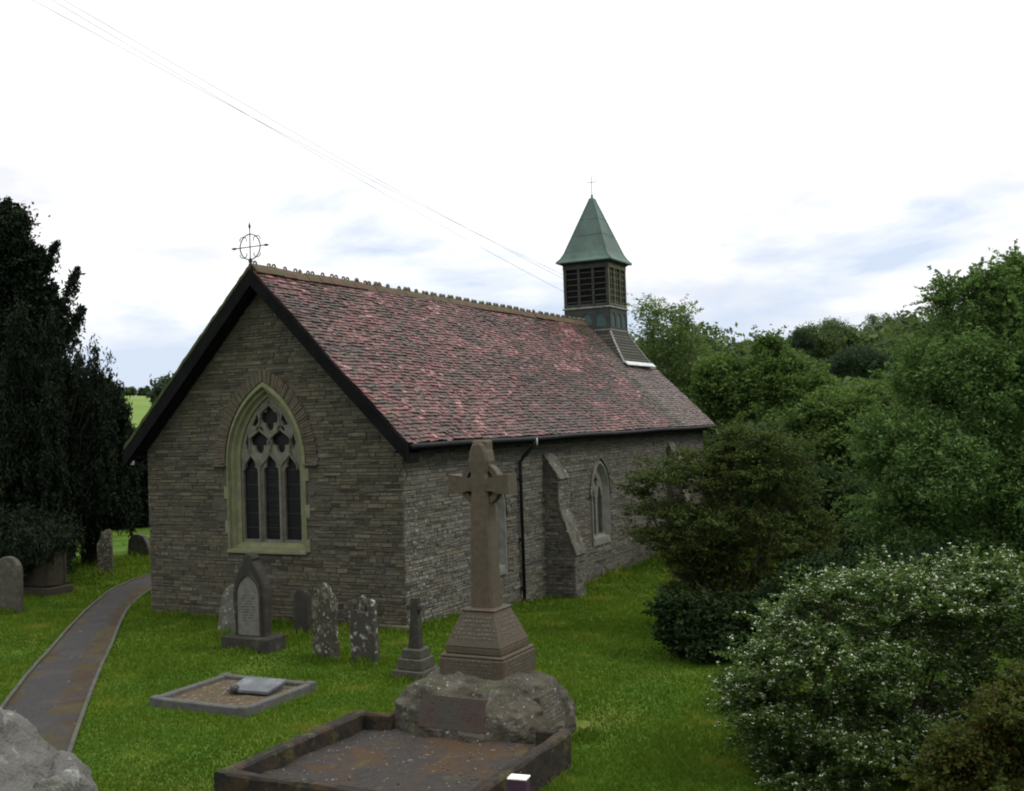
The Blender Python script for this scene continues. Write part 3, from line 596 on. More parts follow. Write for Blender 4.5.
sm_ = [[(WC + s * .60, 3.52), (WC + s * .66, 3.66), (WC + s * .60, 3.86), (WC + s * .545, 3.70)] for s in (-1, 1)] + \
      [[(WC + s * .37, 4.02), (WC + s * .47, 4.05), (WC + s * .33, 4.28), (WC + s * .29, 4.14)] for s in (-1, 1)] + [[(WC, 3.52), (WC + .04, 3.60), (WC, 3.70), (WC - .04, 3.60)]]
m = MB()
m.plate(TR, lights + qs + sm_, lambda u, v, d: Vector((d, u, v)), .17, .27, 0, .4)
def rib(m, pts, wd=.05, x0=.13, x1=.172):
    P = [Vector((0, u, v)) for u, v in pts]; L = []
    for i, p in enumerate(P):
        t = (P[min(i + 1, len(P) - 1)] - P[max(i - 1, 0)]).normalized(); nrm = Vector((0, t.z, -t.y)) * wd / 2
        L.append([p - nrm + Vector((x1, 0, 0)), p + nrm + Vector((x1, 0, 0)), p + nrm * .4 + Vector((x0, 0, 0)), p - nrm * .4 + Vector((x0, 0, 0))])
    m.loft(L, capa=True, capb=True)
def ogee(a, b, bend):
    out = []
    for i in range(9):
        t = i / 8; u = a[0] + (b[0] - a[0]) * t; v = a[1] + (b[1] - a[1]) * t
        out.append((u + bend * math.sin(2 * math.pi * t), v))
    return out
for s in (-1, 1):
    rib(m, [(WC + s * .2725, 1.66), (WC + s * .2725, 3.12)], .10, .10)
    rib(m, ogee((WC + s * .2625, 3.12), (WC + s * .52, 3.50), s * -.03)); rib(m, ogee((WC + s * .2625, 3.12), (WC, 3.50), s * .03))
    rib(m, ogee((WC, 3.50), (WC + s * .06, 3.72), s * .0)); rib(m, ogee((WC + s * .02, 3.70), (WC + s * .275, 4.02), s * -.045)); rib(m, ogee((WC + s * .52, 3.50), (WC + s * .54, 3.72), 0))
    rib(m, ogee((WC + s * .54, 3.70), (WC + s * .275, 4.02), s * .045)); rib(m, ogee((WC + s * .275, 4.02), (WC + s * .25, 4.20), 0)); rib(m, ogee((WC + s * .25, 4.2), (WC, 4.54), s * .04))
    rib(m, ogee((WC + s * .7, 3.12), (WC + s * .52, 3.50), s * .03))
m.build('tracery', MT['trac'], win)
m = MB()
for o in (-.545, 0, .545): m.box((.24, WC + o, 2.55), (.012, .42, 1.9), r=random.random())
m.box((.245, WC, 3.95), (.012, 1.5, 1.5))
m.build('glass', MT['glass'], win)
m = MB()
for o in (-.545, 0, .545):
    for z in np.arange(1.9, 3.1, .30): m.box((.228, WC + o, z), (.012, .38, .014))
for z in np.arange(1.66, 3.2, .1): m.box((.231, WC, z), (.006, .36, .006))
m.build('glazing_bars', MT['lead'], win)
# voussoirs
m = MB()
A = arch(WC, 1.065, 3.27, 4.96, 19); B_ = arch(WC, 1.36, 3.22, 5.24, 19)
for i in range(len(A) - 1):
    if i == 18 or i == 19: pass
    g = .04
    p = [Vector(A[i] + (0,)).lerp(Vector(A[i + 1] + (0,)), t) for t in (g, 1 - g)]; q = [Vector(B_[i] + (0,)).lerp(Vector(B_[i + 1] + (0,)), t) for t in (g, 1 - g)]
    for k in range(2):
        a0, a1 = p[0].lerp(p[1], k * .5 + .02), p[0].lerp(p[1], k * .5 + .47); b0, b1 = q[0].lerp(q[1], k * .5 + .02), q[0].lerp(q[1], k * .5 + .47)
        d = random.uniform(.025, .05)
        b0 = b0 + (b0 - a0) * random.uniform(-.12, .06); b1 = b1 + (b1 - a1) * random.uniform(-.12, .06)
        P = [a0, a1, b1, b0]
        m.add([GF(v_.x, v_.y, -.02) for v_ in P] + [GF(v_.x, v_.y, d) for v_ in P], [(4, 5, 6, 7), (0, 1, 5, 4), (1, 2, 6, 5), (2, 3, 7, 6), (3, 0, 4, 7)])
for s in (-1, 1): m.box((-.05, WC + s * 1.2, 3.215), (.11, .32, .05), bev=.01)
m.build('relieving_arch', MT['vouss'], gable)

# side lancets
def lancet(cx):
    def lp(half, zb, z0, z1, y): return [Vector((u, y, v)) for u, v in arch_full(cx, half, zb, z0, z1, 8)]
    m = MB()
    m.loft([lp(.625, .52, 1.95, 2.80, 0), lp(.625, .52, 1.95, 2.80, -.045), lp(.585, .60, 1.95, 2.74, -.05), lp(.50, .76, 1.95, 2.60, .09), lp(.50, .76, 1.95, 2.60, .28)], r=.5)
    m.box((cx, -.015, .66), (1.04, .07, .12), bev=.01)
    o = m.build('side_window', MT['ashlar2'], church)
    m = MB()
    T_ = arch_full(cx, .51, .74, 1.95, 2.62, 8)
    hs = [light(cx + s * .245, .175, .80, 1.75, 2.08) for s in (-1, 1)] + [quatre(cx, 2.26, .13)]
    m.plate(T_, hs, lambda u, v, d: Vector((u, d, v)), .10, .18, 0, .3); m.build('tracery', MT['trac'], o)
    m = MB(); m.box((cx, .17, 1.6), (1.0, .01, 1.95), r=.4); m.build('glass', MT['glass2'], o)
    m = MB()
    A = arch(cx, .66, 1.95, 2.88, 10); B_ = arch(cx, .72, 1.93, 2.95, 10)
    L = [[Vector((a[0], .0, a[1])), Vector((a[0], -.07, a[1])), Vector((b[0], -.05, b[1])), Vector((b[0], 0, b[1]))] for a, b in zip(A, B_)]
    m.loft(L, capa=True, capb=True)
    for s in (-1, 1): m.box((cx + s * .73, -.05, 1.90), (.14, .1, .08), bev=.01)
    m.build('hood_mould', MT['weather'], o)
for c in LC: lancet(c)

# buttresses
def buttress(x0, x1, gzz):
    m = MB(); prof = [(0.02, gzz - .5), (-.78, gzz - .5), (-.78, .66), (-.40, 1.75), (-.40, 2.52), (0.02, 3.14)]
    m.loft([[Vector((x0, y, z)) for y, z in prof], [Vector((x1, y, z)) for y, z in prof]], m=0, capa=True, capb=True)
    inside = lambda u, v: pin([(y, z) for y, z in prof], u, v)
    stones(m, lambda u, v, d: Vector((x0 - d, u, v)), -.79, .0, gzz - .1, 3.1, inside, wid=(.12, .38))
    stones(m, lambda u, v, d: Vector((x1 + d, u, v)), -.79, .0, gzz - .1, 3.1, inside, wid=(.12, .38))
    stones(m, lambda u, v, d: Vector((u, -.78 - d, v)), x0 - .01, x1 + .01, gzz - .1, .62, lambda u, v: True, wid=(.12, .4))
    stones(m, lambda u, v, d: Vector((u, -.40 - d, v)), x0 - .01, x1 + .01, 1.76, 2.48, lambda u, v: True, wid=(.12, .4))
    o = m.build('buttress', [MT['mortar'], MT['stone']], church)
    for (a, b, n) in (((-.80, .66), (-.40, 1.75), 4), ((-.42, 2.50), (0, 3.12), 3)):
        a = Vector(a); b = Vector(b); d = (b - a) / n; ang = math.atan2(d.y, d.x); m = MB()
        for k in range(n):
            c = a + d * (k + .5) + Vector((-.02, .005))
            m.box(((x0 + x1) / 2, c.x, c.y), (x1 - x0 + .03, d.length * 1.04, .05), rot=Matrix.Rotation(ang + .05, 3, 'X'), bev=.01)
        m.build('weathering', MT['weather'], o)
buttress(6.3, 6.88, -.45)
buttress(15.6, 16.2, -.5)

# roof: two tiled slopes
def slope(side):
    m = MB(); ln = math.hypot(YC + EV, ZR - ZE); gauge = .098; tw = .155; rows = int(ln / gauge)
    dy = (YC + EV) / ln; dz = (ZR - ZE) / ln; nrm = Vector((0, -dz, dy))
    x0, x1 = -OV, LN + .3
    def pt(x, s, h):
        sag = .05 * mnoise.noise(Vector((x * .35, s * .5, side * 9))) - .05 * math.sin(math.pi * min(1, max(0, s / ln))) * .5
        p = Vector((x, -EV + dy * s, ZE + dz * s)) + nrm * (h + sag)
        if side > 0: p.y = 2 * YC - p.y
        return p
    # deck under the tiles
    n = 30
    D = [[pt(x0 + (x1 - x0) * i / n, s, -.035) for s in np.linspace(0, ln, 10)] + [pt(x0 + (x1 - x0) * i / n, s, -.08) for s in np.linspace(ln, 0, 10)] for i in range(n + 1)]
    m.loft(D, m=1, capa=True, capb=True)
    for r in range(rows + 1):
        s0 = r * gauge; x = x0 - (tw / 2 if r % 2 else 0)
        while x < x1:
            a, b = max(x, x0) + .002, min(x + tw, x1) - .002
            if b - a > .02:
                l0 = s0 + random.uniform(-.010, .010) - .01; l1 = min(s0 + gauge * 2.0, ln); t = .024; h0 = .026 + random.uniform(-.008, .016); tl = random.uniform(-.006, .006)
                if random.random() < .05: l0 -= random.uniform(.02, .07); tl *= 2
                P = [pt(a, l0, h0 - t + tl), pt(b, l0, h0 - t - tl), pt(b, l0, h0 + tl), pt(a, l0, h0 - tl), pt(b, l1, -.012), pt(a, l1, -.012)]
                v = .50 + .30 * mnoise.noise(Vector((a * .22 + 3, s0 * .4, side * 5))) + .10 * (s0 / ln - .5) - .006 * a + .38 * mnoise.fractal(Vector(((a + s0 * .5) * .75, s0 * 1.7, side * 3 + 40)), .9, 2.1, 4) + random.gauss(0, .22)
                if random.random() < .05: v -= .35
                v = min(1, max(0, v))
                m.add(P, [(0, 1, 2, 3), (3, 2, 4, 5), (0, 3, 5), (1, 4, 2)], 0, v)
            x += tw
    return m.build('roof_slope', [MT['tile'], MT['board']], roof)
rm = MB()
for s in (-1, 1):   # bargeboards and soffits of both gables
    for X in (-OV, LN + .30):
        sg = -1 if X < 0 else 1
        a = Vector((X + sg * .02, YC - s * (YC + EV + .02), ZE - .02)); b = Vector((X + sg * .02, YC, ZR - .01))
        L = []
        for t in np.linspace(0, 1, 12):
            p = a.lerp(b, t) + Vector((0, 0, -.03 - .05 * math.sin(math.pi * t) * .5))
            L.append([p + Vector((-.025, 0, -.33)), p + Vector((.025, 0, -.33)), p + Vector((.025, 0, 0)), p + Vector((-.025, 0, 0))])
        rm.loft(L, capa=True, capb=True)
    for X in np.linspace(-.12, LN + .1, 2):
        a = Vector((X, YC - s * (YC + EV), ZE - .12)); b = Vector((X, YC, ZR - .12))
        rm.loft([[a + Vector((-.16, 0, -.26)), a + Vector((.16, 0, -.26)), a + Vector((.16, 0, 0)), a + Vector((-.16, 0, 0))], [b + Vector((-.16, 0, -.26)), b + Vector((.16, 0, -.26)), b + Vector((.16, 0, 0)), b + Vector((-.16, 0, 0))]], capa=True, capb=True)
    rm.box(((LN) / 2, YC - s * (YC + EV * .5), ZE - .17), (LN + .5, EV, .05))
    rm.box(((LN) / 2, YC - s * (YC + EV - .04), ZE - .11), (LN + .6, .04, .16))
roof = rm.build('roof', MT['board'], church)
slope(-1); slope(1)
# moss along the left verge, and the row of crested ridge tiles
m = MB(); L = []
for i in range(40):
    t = i / 39; y = W + EV - t * (YC + EV); z = ZE + t * (ZR - ZE) + .02 + .025 * mnoise.noise(Vector((i * .6, 0, 0)))
    L.append([Vector((-OV - .03, y, z - .03)), Vector((-OV + .10, y, z - .02)), Vector((-OV + .10, y, z + .05 + .03 * random.random())), Vector((-OV - .03, y, z + .045 + .02 * random.random()))])
m.loft(L, capa=True, capb=True)
m.build('mossy_verge', smat('verge_moss', [(.035, .05, .016)], layers=[((.05, .035, .015), 6, .5, .65, .7)], bump=.8), roof)
x = -OV; k = 0
while x < 17.05:
    ln = .44; m = MB(); dz_ = random.uniform(-.012, .014); a, b = x + .006, x + ln - .006
    prof = [(-.17, -.155), (-.10, -.055), (0, .035), (.10, -.055), (.17, -.155), (.15, -.165), (0, 0.0), (-.15, -.165)]
    sg = .035 * mnoise.noise(Vector((x * .3, 2, 9)))
    m.loft([[Vector((X, YC + p, ZR + .04 + q + dz_ + random.uniform(-.004, .004))) for p, q in prof] for X in (a, (a + b) / 2, b)], capa=True, capb=True)
    o = m.build('ridge_tile', MT['ridge'], roof)
    m = MB()
    pos = [.13, .29] if (k % 3 != 2 or x > 6) else [.22]
    for q in pos:
        if random.random() < .06: continue
        cx = a + q; cz = ZR + .080 + dz_
        rr = random.uniform(.042, .052)
        th = .020 if x < 3 else random.uniform(.022, .034)
        P = [Vector((cx + rr * math.cos(t), YC, cz + rr * math.sin(t) * 1.05)) for t in np.linspace(-.2, math.pi + .2, 10)]
        m.tube(P, th, n=6)
        if random.random() < (.15 if x < 4 else .6): m.box((cx, YC, cz - .01), (.08, .05, .08), bev=.012)
    m.build('crest', MT['crest'], o)
    x += ln; k += 1
x = 19.15
m = MB(); m.loft([[Vector((X, YC + p, ZR + .04 + q)) for p, q in [(-.17, -.155), (0, .035), (.17, -.155)]] for X in (x, LN + .3)], capa=True, capb=True); m.build('ridge_tile', MT['ridge'], roof)

# gutters and downpipes
m = MB()
for s, X1 in ((-1, LN + .25),):
    y = -EV - .05
    m.tube([Vector((x_, y, ZE - .07 + .01 * math.sin(x_))) for x_ in np.linspace(-OV + .05, X1, 30)], .055, 8)
gut = m.build('gutter', MT['gutter'], church)
m = MB(); m.tube([Vector((x_, W + EV + .05, ZE - .07)) for x_ in (-OV + .05, LN)], .055, 8); m.build('gutter', MT['gutter'], church)
m = MB(); m.tube([(5.05, -EV - .05, ZE - .10), (5.05, -EV - .03, ZE - .26), (4.93, -.16, ZE - .50), (4.90, -.09, ZE - .62), (4.90, -.09, -.35)], .042, 8)
for z in (2.6, 1.2, 0.1): m.box((4.90, -.06, z), (.12, .1, .05))
dp = m.build('downpipe', MT['gutter'], church)
m = MB(); m.tube([(5.06, -EV - .115, ZE - .06), (5.06, -EV - .115, ZE - .24)], .022, 6); m.build('pipe_outlet', MT['metal_pale'], dp)
m = MB(); m.tube([(-.15, W + EV - .02, ZE - .12), (-.12, W + .28, ZE - .26), (-.05, W + .10, ZE - .42), (.15, W + .10, ZE - .5), (.15, W + .10, 0)], .04, 8)
dp = m.build('downpipe', MT['gutter'], church)
m = MB(); m.box((-.22, W + .26, ZE - .27), (.05, .10, .14), bev=.01); m.build('pipe_outlet', MT['metal_pale'], dp)

# iron cross on the gable
m = MB(); CX = -.27; cy_, cz_ = 3.36, 7.71
m.tube([(CX, cy_, 7.2), (CX, cy_, 8.16)], .011, 6); m.tube([(CX, cy_ - .40, cz_), (CX, cy_ + .40, cz_)], .011, 6)
m.tube([(CX, cy_ + .262 * math.cos(t), cz_ + .262 * math.sin(t)) for t in np.linspace(0, 2 * math.pi, 33)], .012, 6, cap=False)
m.tube([(CX, cy_, 7.26), (CX, cy_, 7.32), (CX, cy_, 7.38), (CX, cy_, 7.42), (CX, cy_, 7.48)], [.03, .05, .028, .046, .02], 8)
for s in (-1, 1): m.tube([(CX, cy_ + s * .36, cz_), (CX, cy_ + s * .42, cz_), (CX, cy_ + s * .50, cz_)], [.014, .03, .003], 6)
m.tube([(CX, cy_, 8.08), (CX, cy_, 8.14), (CX, cy_, 8.22)], [.012, .028, .003], 6)
for a in (-1, 1):
    for b in (-1, 1):
        m.tube([(CX, cy_ + a * (.02 + .16 + .09 * math.cos(t)), cz_ + b * (.15 + .07 * math.sin(t))) for t in np.linspace(-.2, 3.6, 9)], .009, 5)
m.build('iron_cross', MT['iron'], church)

# ------------------------------------------------------------------ bell turret (part of the church)
TX0, TX1, TY0, TY1 = 17.32, 18.98, 2.47, 4.13; TXC, TYC = 18.15, 3.30
m = MB(); m.box((TXC, TYC, 7.5), (1.62, 1.62, 3.6)); tur = m.build('bell_turret', MT['void'], church)
faces = [lambda u, v, d: Vector((TX0 - d, TYC + u * .922, v)), lambda u, v, d: Vector((TXC + u * .922, TY0 - d, v)), lambda u, v, d: Vector((TX1 + d, TYC - u * .922, v)), lambda u, v, d: Vector((TXC - u * .922, TY1 + d, v))]
def fbox(m, f, u, v, w_, h_, d0, d1, r=None):
    P = [f(u + a * w_ / 2, v + b * h_ / 2, d) for d in (d0, d1) for a, b in ((-1, -1), (1, -1), (1, 1), (-1, 1))]
    m.add(P, [(0, 1, 2, 3), (4, 5, 6, 7), (0, 1, 5, 4), (1, 2, 6, 5), (2, 3, 7, 6), (3, 0, 4, 7)], 0, r)
for fi, f in enumerate(faces):
    m = MB(); hs = [arch_full(c, .21, 7.14, 7.38, 7.64, 6) for c in (-.56, 0, .56)]
    m.plate([(-.9, 6.95), (.9, 6.95), (.9, 7.80), (-.9, 7.80)], hs, f, .0, .035); pf = m.build('arcaded_panel', MT['wood'], tur)
    m = MB()
    for c in (-.56, 0, .56): fbox(m, f, c, 7.38, .44, .54, -.03, .008)
    m.build('panel_back', MT['verdi'], pf)
    mt_ = MT['wood_lit'] if fi in (1,) else MT['wood']
    m = MB()
    for u in (-.86, -.29, .29, .86): fbox(m, f, u, 8.62, .10, 1.50, -.02, .03)
    for u in ((-.575, 0, .575) if fi == 1 else ()): fbox(m, f, u, 8.62, .045, 1.40, -.03, .012)
    fbox(m, f, 0, 9.28, 1.80, .14, -.02, .045); fbox(m, f, 0, 7.93, 1.80, .08, -.02, .04)
    fr = m.build('louvre_frame', mt_, tur)
    for k in range(6):
        z = 8.03 + k * .205; m = MB()
        P = [f(-.84, z + .12, -.14), f(.84, z + .12, -.14), f(.84, z, .0), f(-.84, z, .0)]; Q = [p + Vector((0, 0, .022)) for p in P]
        m.add(P + Q, [(0, 1, 2, 3), (4, 5, 6, 7), (0, 1, 5, 4), (1, 2, 6, 5), (2, 3, 7, 6), (3, 0, 4, 7)]); m.build('louvre', mt_, fr)
def sq(h, z): return [Vector((TXC + a * h * .92, TYC + b * h * .92, z)) for a, b in ((-1, -1), (1, -1), (1, 1), (-1, 1))]
m = MB(); m.loft([sq(.92, 7.79), sq(.985, 7.80), sq(.985, 7.83), sq(.90, 7.89)], capa=True, capb=True, r=.2); m.loft([sq(.91, 6.98), sq(.955, 6.99), sq(.955, 7.04), sq(.92, 7.07)], capa=True, capb=True)
m.build('string_course', smat('weathered_moulding', [(.15, .155, .15), (.10, .105, .10)], layers=[((.06, .06, .055), 4, .5, .65, .7)]), tur)
m = MB(); m.loft([sq(.90, 9.30), sq(.93, 9.36), sq(1.0, 9.42), sq(1.09, 9.455)], capa=True, capb=True); 
m.build('eaves_cove', MT['wood'], tur)
lv = [(1.115, 9.44), (1.13, 9.475), (1.0, 9.60), (.88, 9.80), (.77, 10.08), (.13, 11.66), (.085, 11.80), (.02, 11.88)]
m = MB(); m.loft([sq(h, z) for h, z in lv], capa=True, capb=True, r=.5); spire = m.build('spire', MT['copper'], tur)
m = MB()
for a, b in ((-1, -1), (1, -1), (1, 1), (-1, 1)): m.tube([Vector((TXC + a * h * .92, TYC + b * h * .92, z + .005)) for h, z in lv[1:-1]], .022, 6)
for zz, hh in ((10.45, .618), (11.05, .372)):
    pts = sq(hh + .008, zz); m.tube(pts + [pts[0]], .010, 5)
m.build('hip_roll', MT['copper_seam'], spire)
m = MB(); m.tube([(TXC, TYC, 11.8), (TXC, TYC, 12.62)], .012, 6); m.tube([(TXC, TYC - .2, 12.40), (TXC, TYC + .2, 12.40)], .010, 6); m.tube([(TXC, TYC, 11.86), (TXC, TYC, 11.92), (TXC, TYC, 11.98)], [.03, .05, .015], 8)
m.build('finial_cross', MT['wire'], spire)
# shingled skirt between turret and roof
def sk(t):  # 0 top .. 1 bottom
    z = 7.0 - 1.19 * t; fl = .10 * t + .90 * t ** 1.15
    return [Vector((TX0 - .62 * fl, TY0 - .72 * fl, z)), Vector((TX1 + .45 * fl, TY0 - .72 * fl, z)), Vector((TX1 + .45 * fl, TY1 + .72 * fl, z)), Vector((TX0 - .62 * fl, TY1 + .72 * fl, z))]
m = MB(); n = 11
for k in range(n):
    a, b = sk(k / n), sk((k + 1) / n); c = Vector((TXC, TYC, 0))
    def o_(P, d): return [p + Vector(((1 if p.x > c.x else -1) * d, (1 if p.y > c.y else -1) * d, 0)) for p in P]
    m.loft([o_(a, 0), o_(b, .03), o_([q - Vector((0, 0, .0)) for q in b], .0)], r=random.random())
skt = m.build('skirt', MT['shingle'], tur)
m = MB()
for ci in (0, 1):
    for k in range(n):
        a, b = sk(k / n)[ci], sk((k + 1) / n)[ci]; d = (b - a); a, b = a + d * .16, b - d * .10
        sx = -1 if ci == 0 else 1
        for f_ in ((.05, 0), (0, .05)):
            p = a + Vector((sx * .012, -.03, .02)); q = b + Vector((sx * .035, -.045, .01))
            w_ = Vector((-sx * f_[0], f_[1], 0))
            m.add([p, q, q + w_, p + w_, p + Vector((0, 0, -.02)), q + Vector((0, 0, -.02)), q + w_ + Vector((0, 0, -.02)), p + w_ + Vector((0, 0, -.02))], [(0, 1, 2, 3), (4, 5, 6, 7), (0, 1, 5, 4), (1, 2, 6, 5), (2, 3, 7, 6), (3, 0, 4, 7)])
m.build('lead_soaker', MT['leaddark'], skt); m = MB()
b = sk(1.0)
p0, p1 = b[0] + Vector((-.03, -.02, 0)), b[1] + Vector((.03, -.02, 0)); dd = Vector((0, -.13, -.125)); up = Vector((0, -.02, .03)); p0.z += .03; p1.z += .03
m.add([p0, p1, p1 + dd, p0 + dd, p0 + up, p1 + up, p1 + dd + up, p0 + dd + up], [(0, 1, 2, 3), (4, 5, 6, 7), (0, 1, 5, 4), (1, 2, 6, 5), (2, 3, 7, 6), (3, 0, 4, 7)])
m.build('lead_flashing', MT['leadpale'], skt)

# ------------------------------------------------------------------ monuments
def marks(m, o, r, u, n, w_, rows, rh, ch=.022, density=.8):
    """worn, unreadable lines of small raised characters"""
    o, r, u, n = map(Vector, (o, r, u, n)); r.normalize(); u.normalize(); n.normalize()
    for k in range(rows):
        ww = w_ * random.uniform(.72, 1.0); x = -ww / 2
        while x < ww / 2:
            wl = random.randint(2, 8)
            for i in range(wl):
                if x > ww / 2: break
                cw = ch * random.uniform(.45, .8)
                if random.random() < density:
                    for seg in range(random.randint(1, 2)):
                        a = o + r * (x + random.uniform(0, cw * .5)) + u * (-k * rh + random.uniform(-.1, .1) * ch)
                        if random.random() < .6: q, s_ = r * ch * .22, u * ch * random.uniform(.8, 1.0)
                        else: q, s_ = r * cw, u * ch * .25
                        P = [a, a + q, a + q + s_, a + s_]
                        m.add(P + [p + n * .004 for p in P], [(4, 5, 6, 7), (0, 1, 5, 4), (1, 2, 6, 5), (2, 3, 7, 6), (3, 0, 4, 7)])
                x += cw * 1.15
            x += ch * .7

def rock_mesh(m, f, n=36, amp=.07, seed=0, fr=2.2, bias=0.0):
    """cube grid pushed on to a rounded shape f(dir) then roughened"""
    idx = {}; V = []; F = []
    def vid(p):
        k = tuple(round(c * n) for c in p)
        if k not in idx: idx[k] = len(V); V.append(p)
        return idx[k]
    for ax in range(3):
        for sgn in (-1, 1):
            for i in range(n):
                for j in range(n):
                    q = []
                    for (a, b) in ((i, j), (i + 1, j), (i + 1, j + 1), (i, j + 1)):
                        p = [0, 0, 0]; p[ax] = sgn; p[(ax + 1) % 3] = -1 + 2 * a / n; p[(ax + 2) % 3] = -1 + 2 * b / n
                        q.append(vid(tuple(p)))
                    F.append(q)
    out = []
    for p in V:
        w_ = f(Vector(p)); d = w_.normalized() if w_.length else Vector((0, 0, 1))
        h = bias + mnoise.fractal(w_ * fr + Vector((seed, 0, 0)), 1.0, 2.0, 5) * amp - abs(mnoise.noise(w_ * fr * 1.7 + Vector((0, seed, 0)))) * amp * .8
        out.append(w_ + d * h)
    m.add(out, F, 0, .5, True)

# war memorial cross
MX, MY = -5.36, -4.66
mem = empty('memorial_cross', (MX, MY, .2), label='tall brown granite ringed cross on a stepped inscribed base set on a rough boulder', cat='memorial')
def frust(m, h0, h1, z0, z1, cx=0, cy=0, r=.5, bev=.012):
    def q(h, z):
        b = bev; P = []
        for a, c in ((-1, -1), (1, -1), (1, 1), (-1, 1)):
            P += [Vector((cx + a * h, cy + c * (h - b), z)), Vector((cx + a * (h - b), cy + c * h, z))] if a * c > 0 else [Vector((cx + a * (h - b), cy + c * h, z)), Vector((cx + a * h, cy + c * (h - b), z))]
        return P
    m.loft([q(h0 - bev, z0), q(h0, z0 + bev), q(h1, z1 - bev), q(h1 - bev, z1)], capa=True, capb=True, r=r)
# boulder
def rf(p):
    x, y, z = p; t = (z + 1) / 2
    k = max(abs(x), abs(y)); rr = math.hypot(x, y)
    if rr > 0:
        s = k / (abs(x) ** 4.5 + abs(y) ** 4.5) ** (1 / 4.5); x *= s; y *= s
    prof = 1.0 + .03 * math.sin(math.pi * min(1, t * 1.6)) - .08 * t - .34 * max(0, t - .55) / .45
    if abs(z) < 1: pass
    else: prof *= 1.0
    zz = -.18 + .82 * t
    if z > .999: zz = .53 + .03 * (1 - k)
    elif t > .8: zz -= (t - .8) * .5
    return Vector((x * .80 * prof - .25, y * .97 * prof - .06, zz))
m = MB(); rock_mesh(m, rf, 90, .085, 5.1, 2.1, .065)
for i, p in enumerate(m.v):      # flat beds cut into the boulder for the two panels
    x, y, z = p
    if x < -.7 and abs(y + .04) < .475 - .07 * (z - .27) and .07 < z < .47: x = max(x, -1.035 + (z - .27) * .20 + .004)
    if y < -.8 and abs(x + .26) < .315 and .03 < z < .44: y = max(y, -1.015 + (z - .235) * .22 + .004)
    m.v[i] = (x, y, z)
m.build('boulder', MT['rock'], mem)
# sunk panels on the boulder: a red one facing the path side and a grey one to the right
def panel(o, r, u, w_, h_, mat_, rows, rh, ch, den):
    o, r, u = Vector(o), Vector(r).normalized(), Vector(u).normalized(); n = r.cross(u).normalized(); 
    m = MB(); P = [o + r * a * w_ / 2 * k + u * b * h_ / 2 for a, b, k in ((-1, -1, 1), (1, -1, 1), (1, 1, .93), (-1, 1, .93))]
    m.add([p - n * .12 for p in P] + [p for p in P], [(0, 1, 2, 3), (4, 5, 6, 7), (0, 1, 5, 4), (1, 2, 6, 5), (2, 3, 7, 6), (3, 0, 4, 7)]); pn = m.build('inscription_panel', mat_, mem)
    m = MB(); marks(m, o + u * (h_ * .36), r, u, n, w_ * .82, rows, rh, ch, den); m.build('inscription', MT['letters'] if den > .5 else MT['panel'], pn)
panel((-1.035, -.04, .27), (0, -1, 0), (.20, 0, 1), .92, .38, MT['panel'], 7, .042, .016, .4)
panel((-.26, -1.015, .235), (1, 0, 0), (0, .22, 1), .60, .38, MT['rock'], 7, .046, .024, .9)
m = MB(); frust(m, .46, .46, .50, .79); m.box((-.0, 0, .812), (.90, .90, .04), bev=.012); pl = m.build('plinth', MT['granite'], mem)
m = MB(); marks(m, (-.463, 0, .76), (0, -1, 0), (0, 0, 1), (-1, 0, 0), .72, 5, .045, .020, .8); marks(m, (0, -.463, .76), (1, 0, 0), (0, 0, 1), (0, -1, 0), .72, 5, .045, .020, .9); m.build('inscription', MT['letters'], pl)
m = MB(); frust(m, .40, .40, .835, .92); frust(m, .40, .235, .92, 1.35); frust(m, .25, .24, 1.35, 1.38); py = m.build('tapered_base', MT['granite'], mem)
m = MB(); sn = .445 - .255; hh = .39
marks(m, (-.268, 0, 1.275), (0, -1, 0), (.175, 0, .39), (-.39, 0, .175), .46, 3, .052, .026, .9); marks(m, (-.326, 0, 1.125), (0, -1, 0), (.175, 0, .39), (-.39, 0, .175), .62, 3, .052, .026, .9)
marks(m, (0, -.268, 1.275), (1, 0, 0), (0, .175, .39), (0, -.39, .175), .46, 3, .052, .026, .9); marks(m, (0, -.326, 1.125), (1, 0, 0), (0, .175, .39), (0, -.39, .175), .62, 3, .052, .026, .9)
m.build('inscription', MT['letters'], py)
# cross: shaft, arms, head, ring
m = MB()
def sect(hy, hx, z, b=.03): return [Vector((-hx, -hy + b, z)), Vector((-hx + b, -hy, z)), Vector((hx - b, -hy, z)), Vector((hx, -hy + b, z)), Vector((hx, hy - b, z)), Vector((hx - b, hy, z)), Vector((-hx + b, hy, z)), Vector((-hx, hy - b, z))]
m.loft([sect(.165, .145, 1.38), sect(.158, .138, 1.75), sect(.138, .120, 2.66), sect(.120, .115, 2.84), sect(.150, .12, 2.95), sect(.118, .115, 3.08), sect(.145, .12, 3.25), sect(.125, .12, 3.36), sect(.09, .12, 3.45), sect(.04, .11, 3.485)], capa=True, capb=True)
m.box((.03, 0, 3.45), (.18, .22, .13), bev=.02)
m.build('shaft', MT['granite'], mem)
AZ = 2.95
for s in (-1, 1):
    m = MB()
    def q(y, hz, hx): return [Vector((-hx, s * y, AZ - hz)), Vector((hx, s * y, AZ - hz)), Vector((hx, s * y, AZ + hz)), Vector((-hx, s * y, AZ + hz))]
    m.loft([q(.10, .085, .112), q(.18, .085, .112), q(.27, .115, .118), q(.435, .13, .122)], capa=True, capb=True)
    m.build('arm', MT['granite'], mem)
m = MB(); L = []
for i in range(40):
    t = 2 * math.pi * i / 40; c, s_ = math.cos(t), math.sin(t)
    L.append([Vector((dx, c * rr, AZ + s_ * rr)) for dx, rr in ((-.07, .215), (-.07, .285), (.07, .285), (.07, .215))])
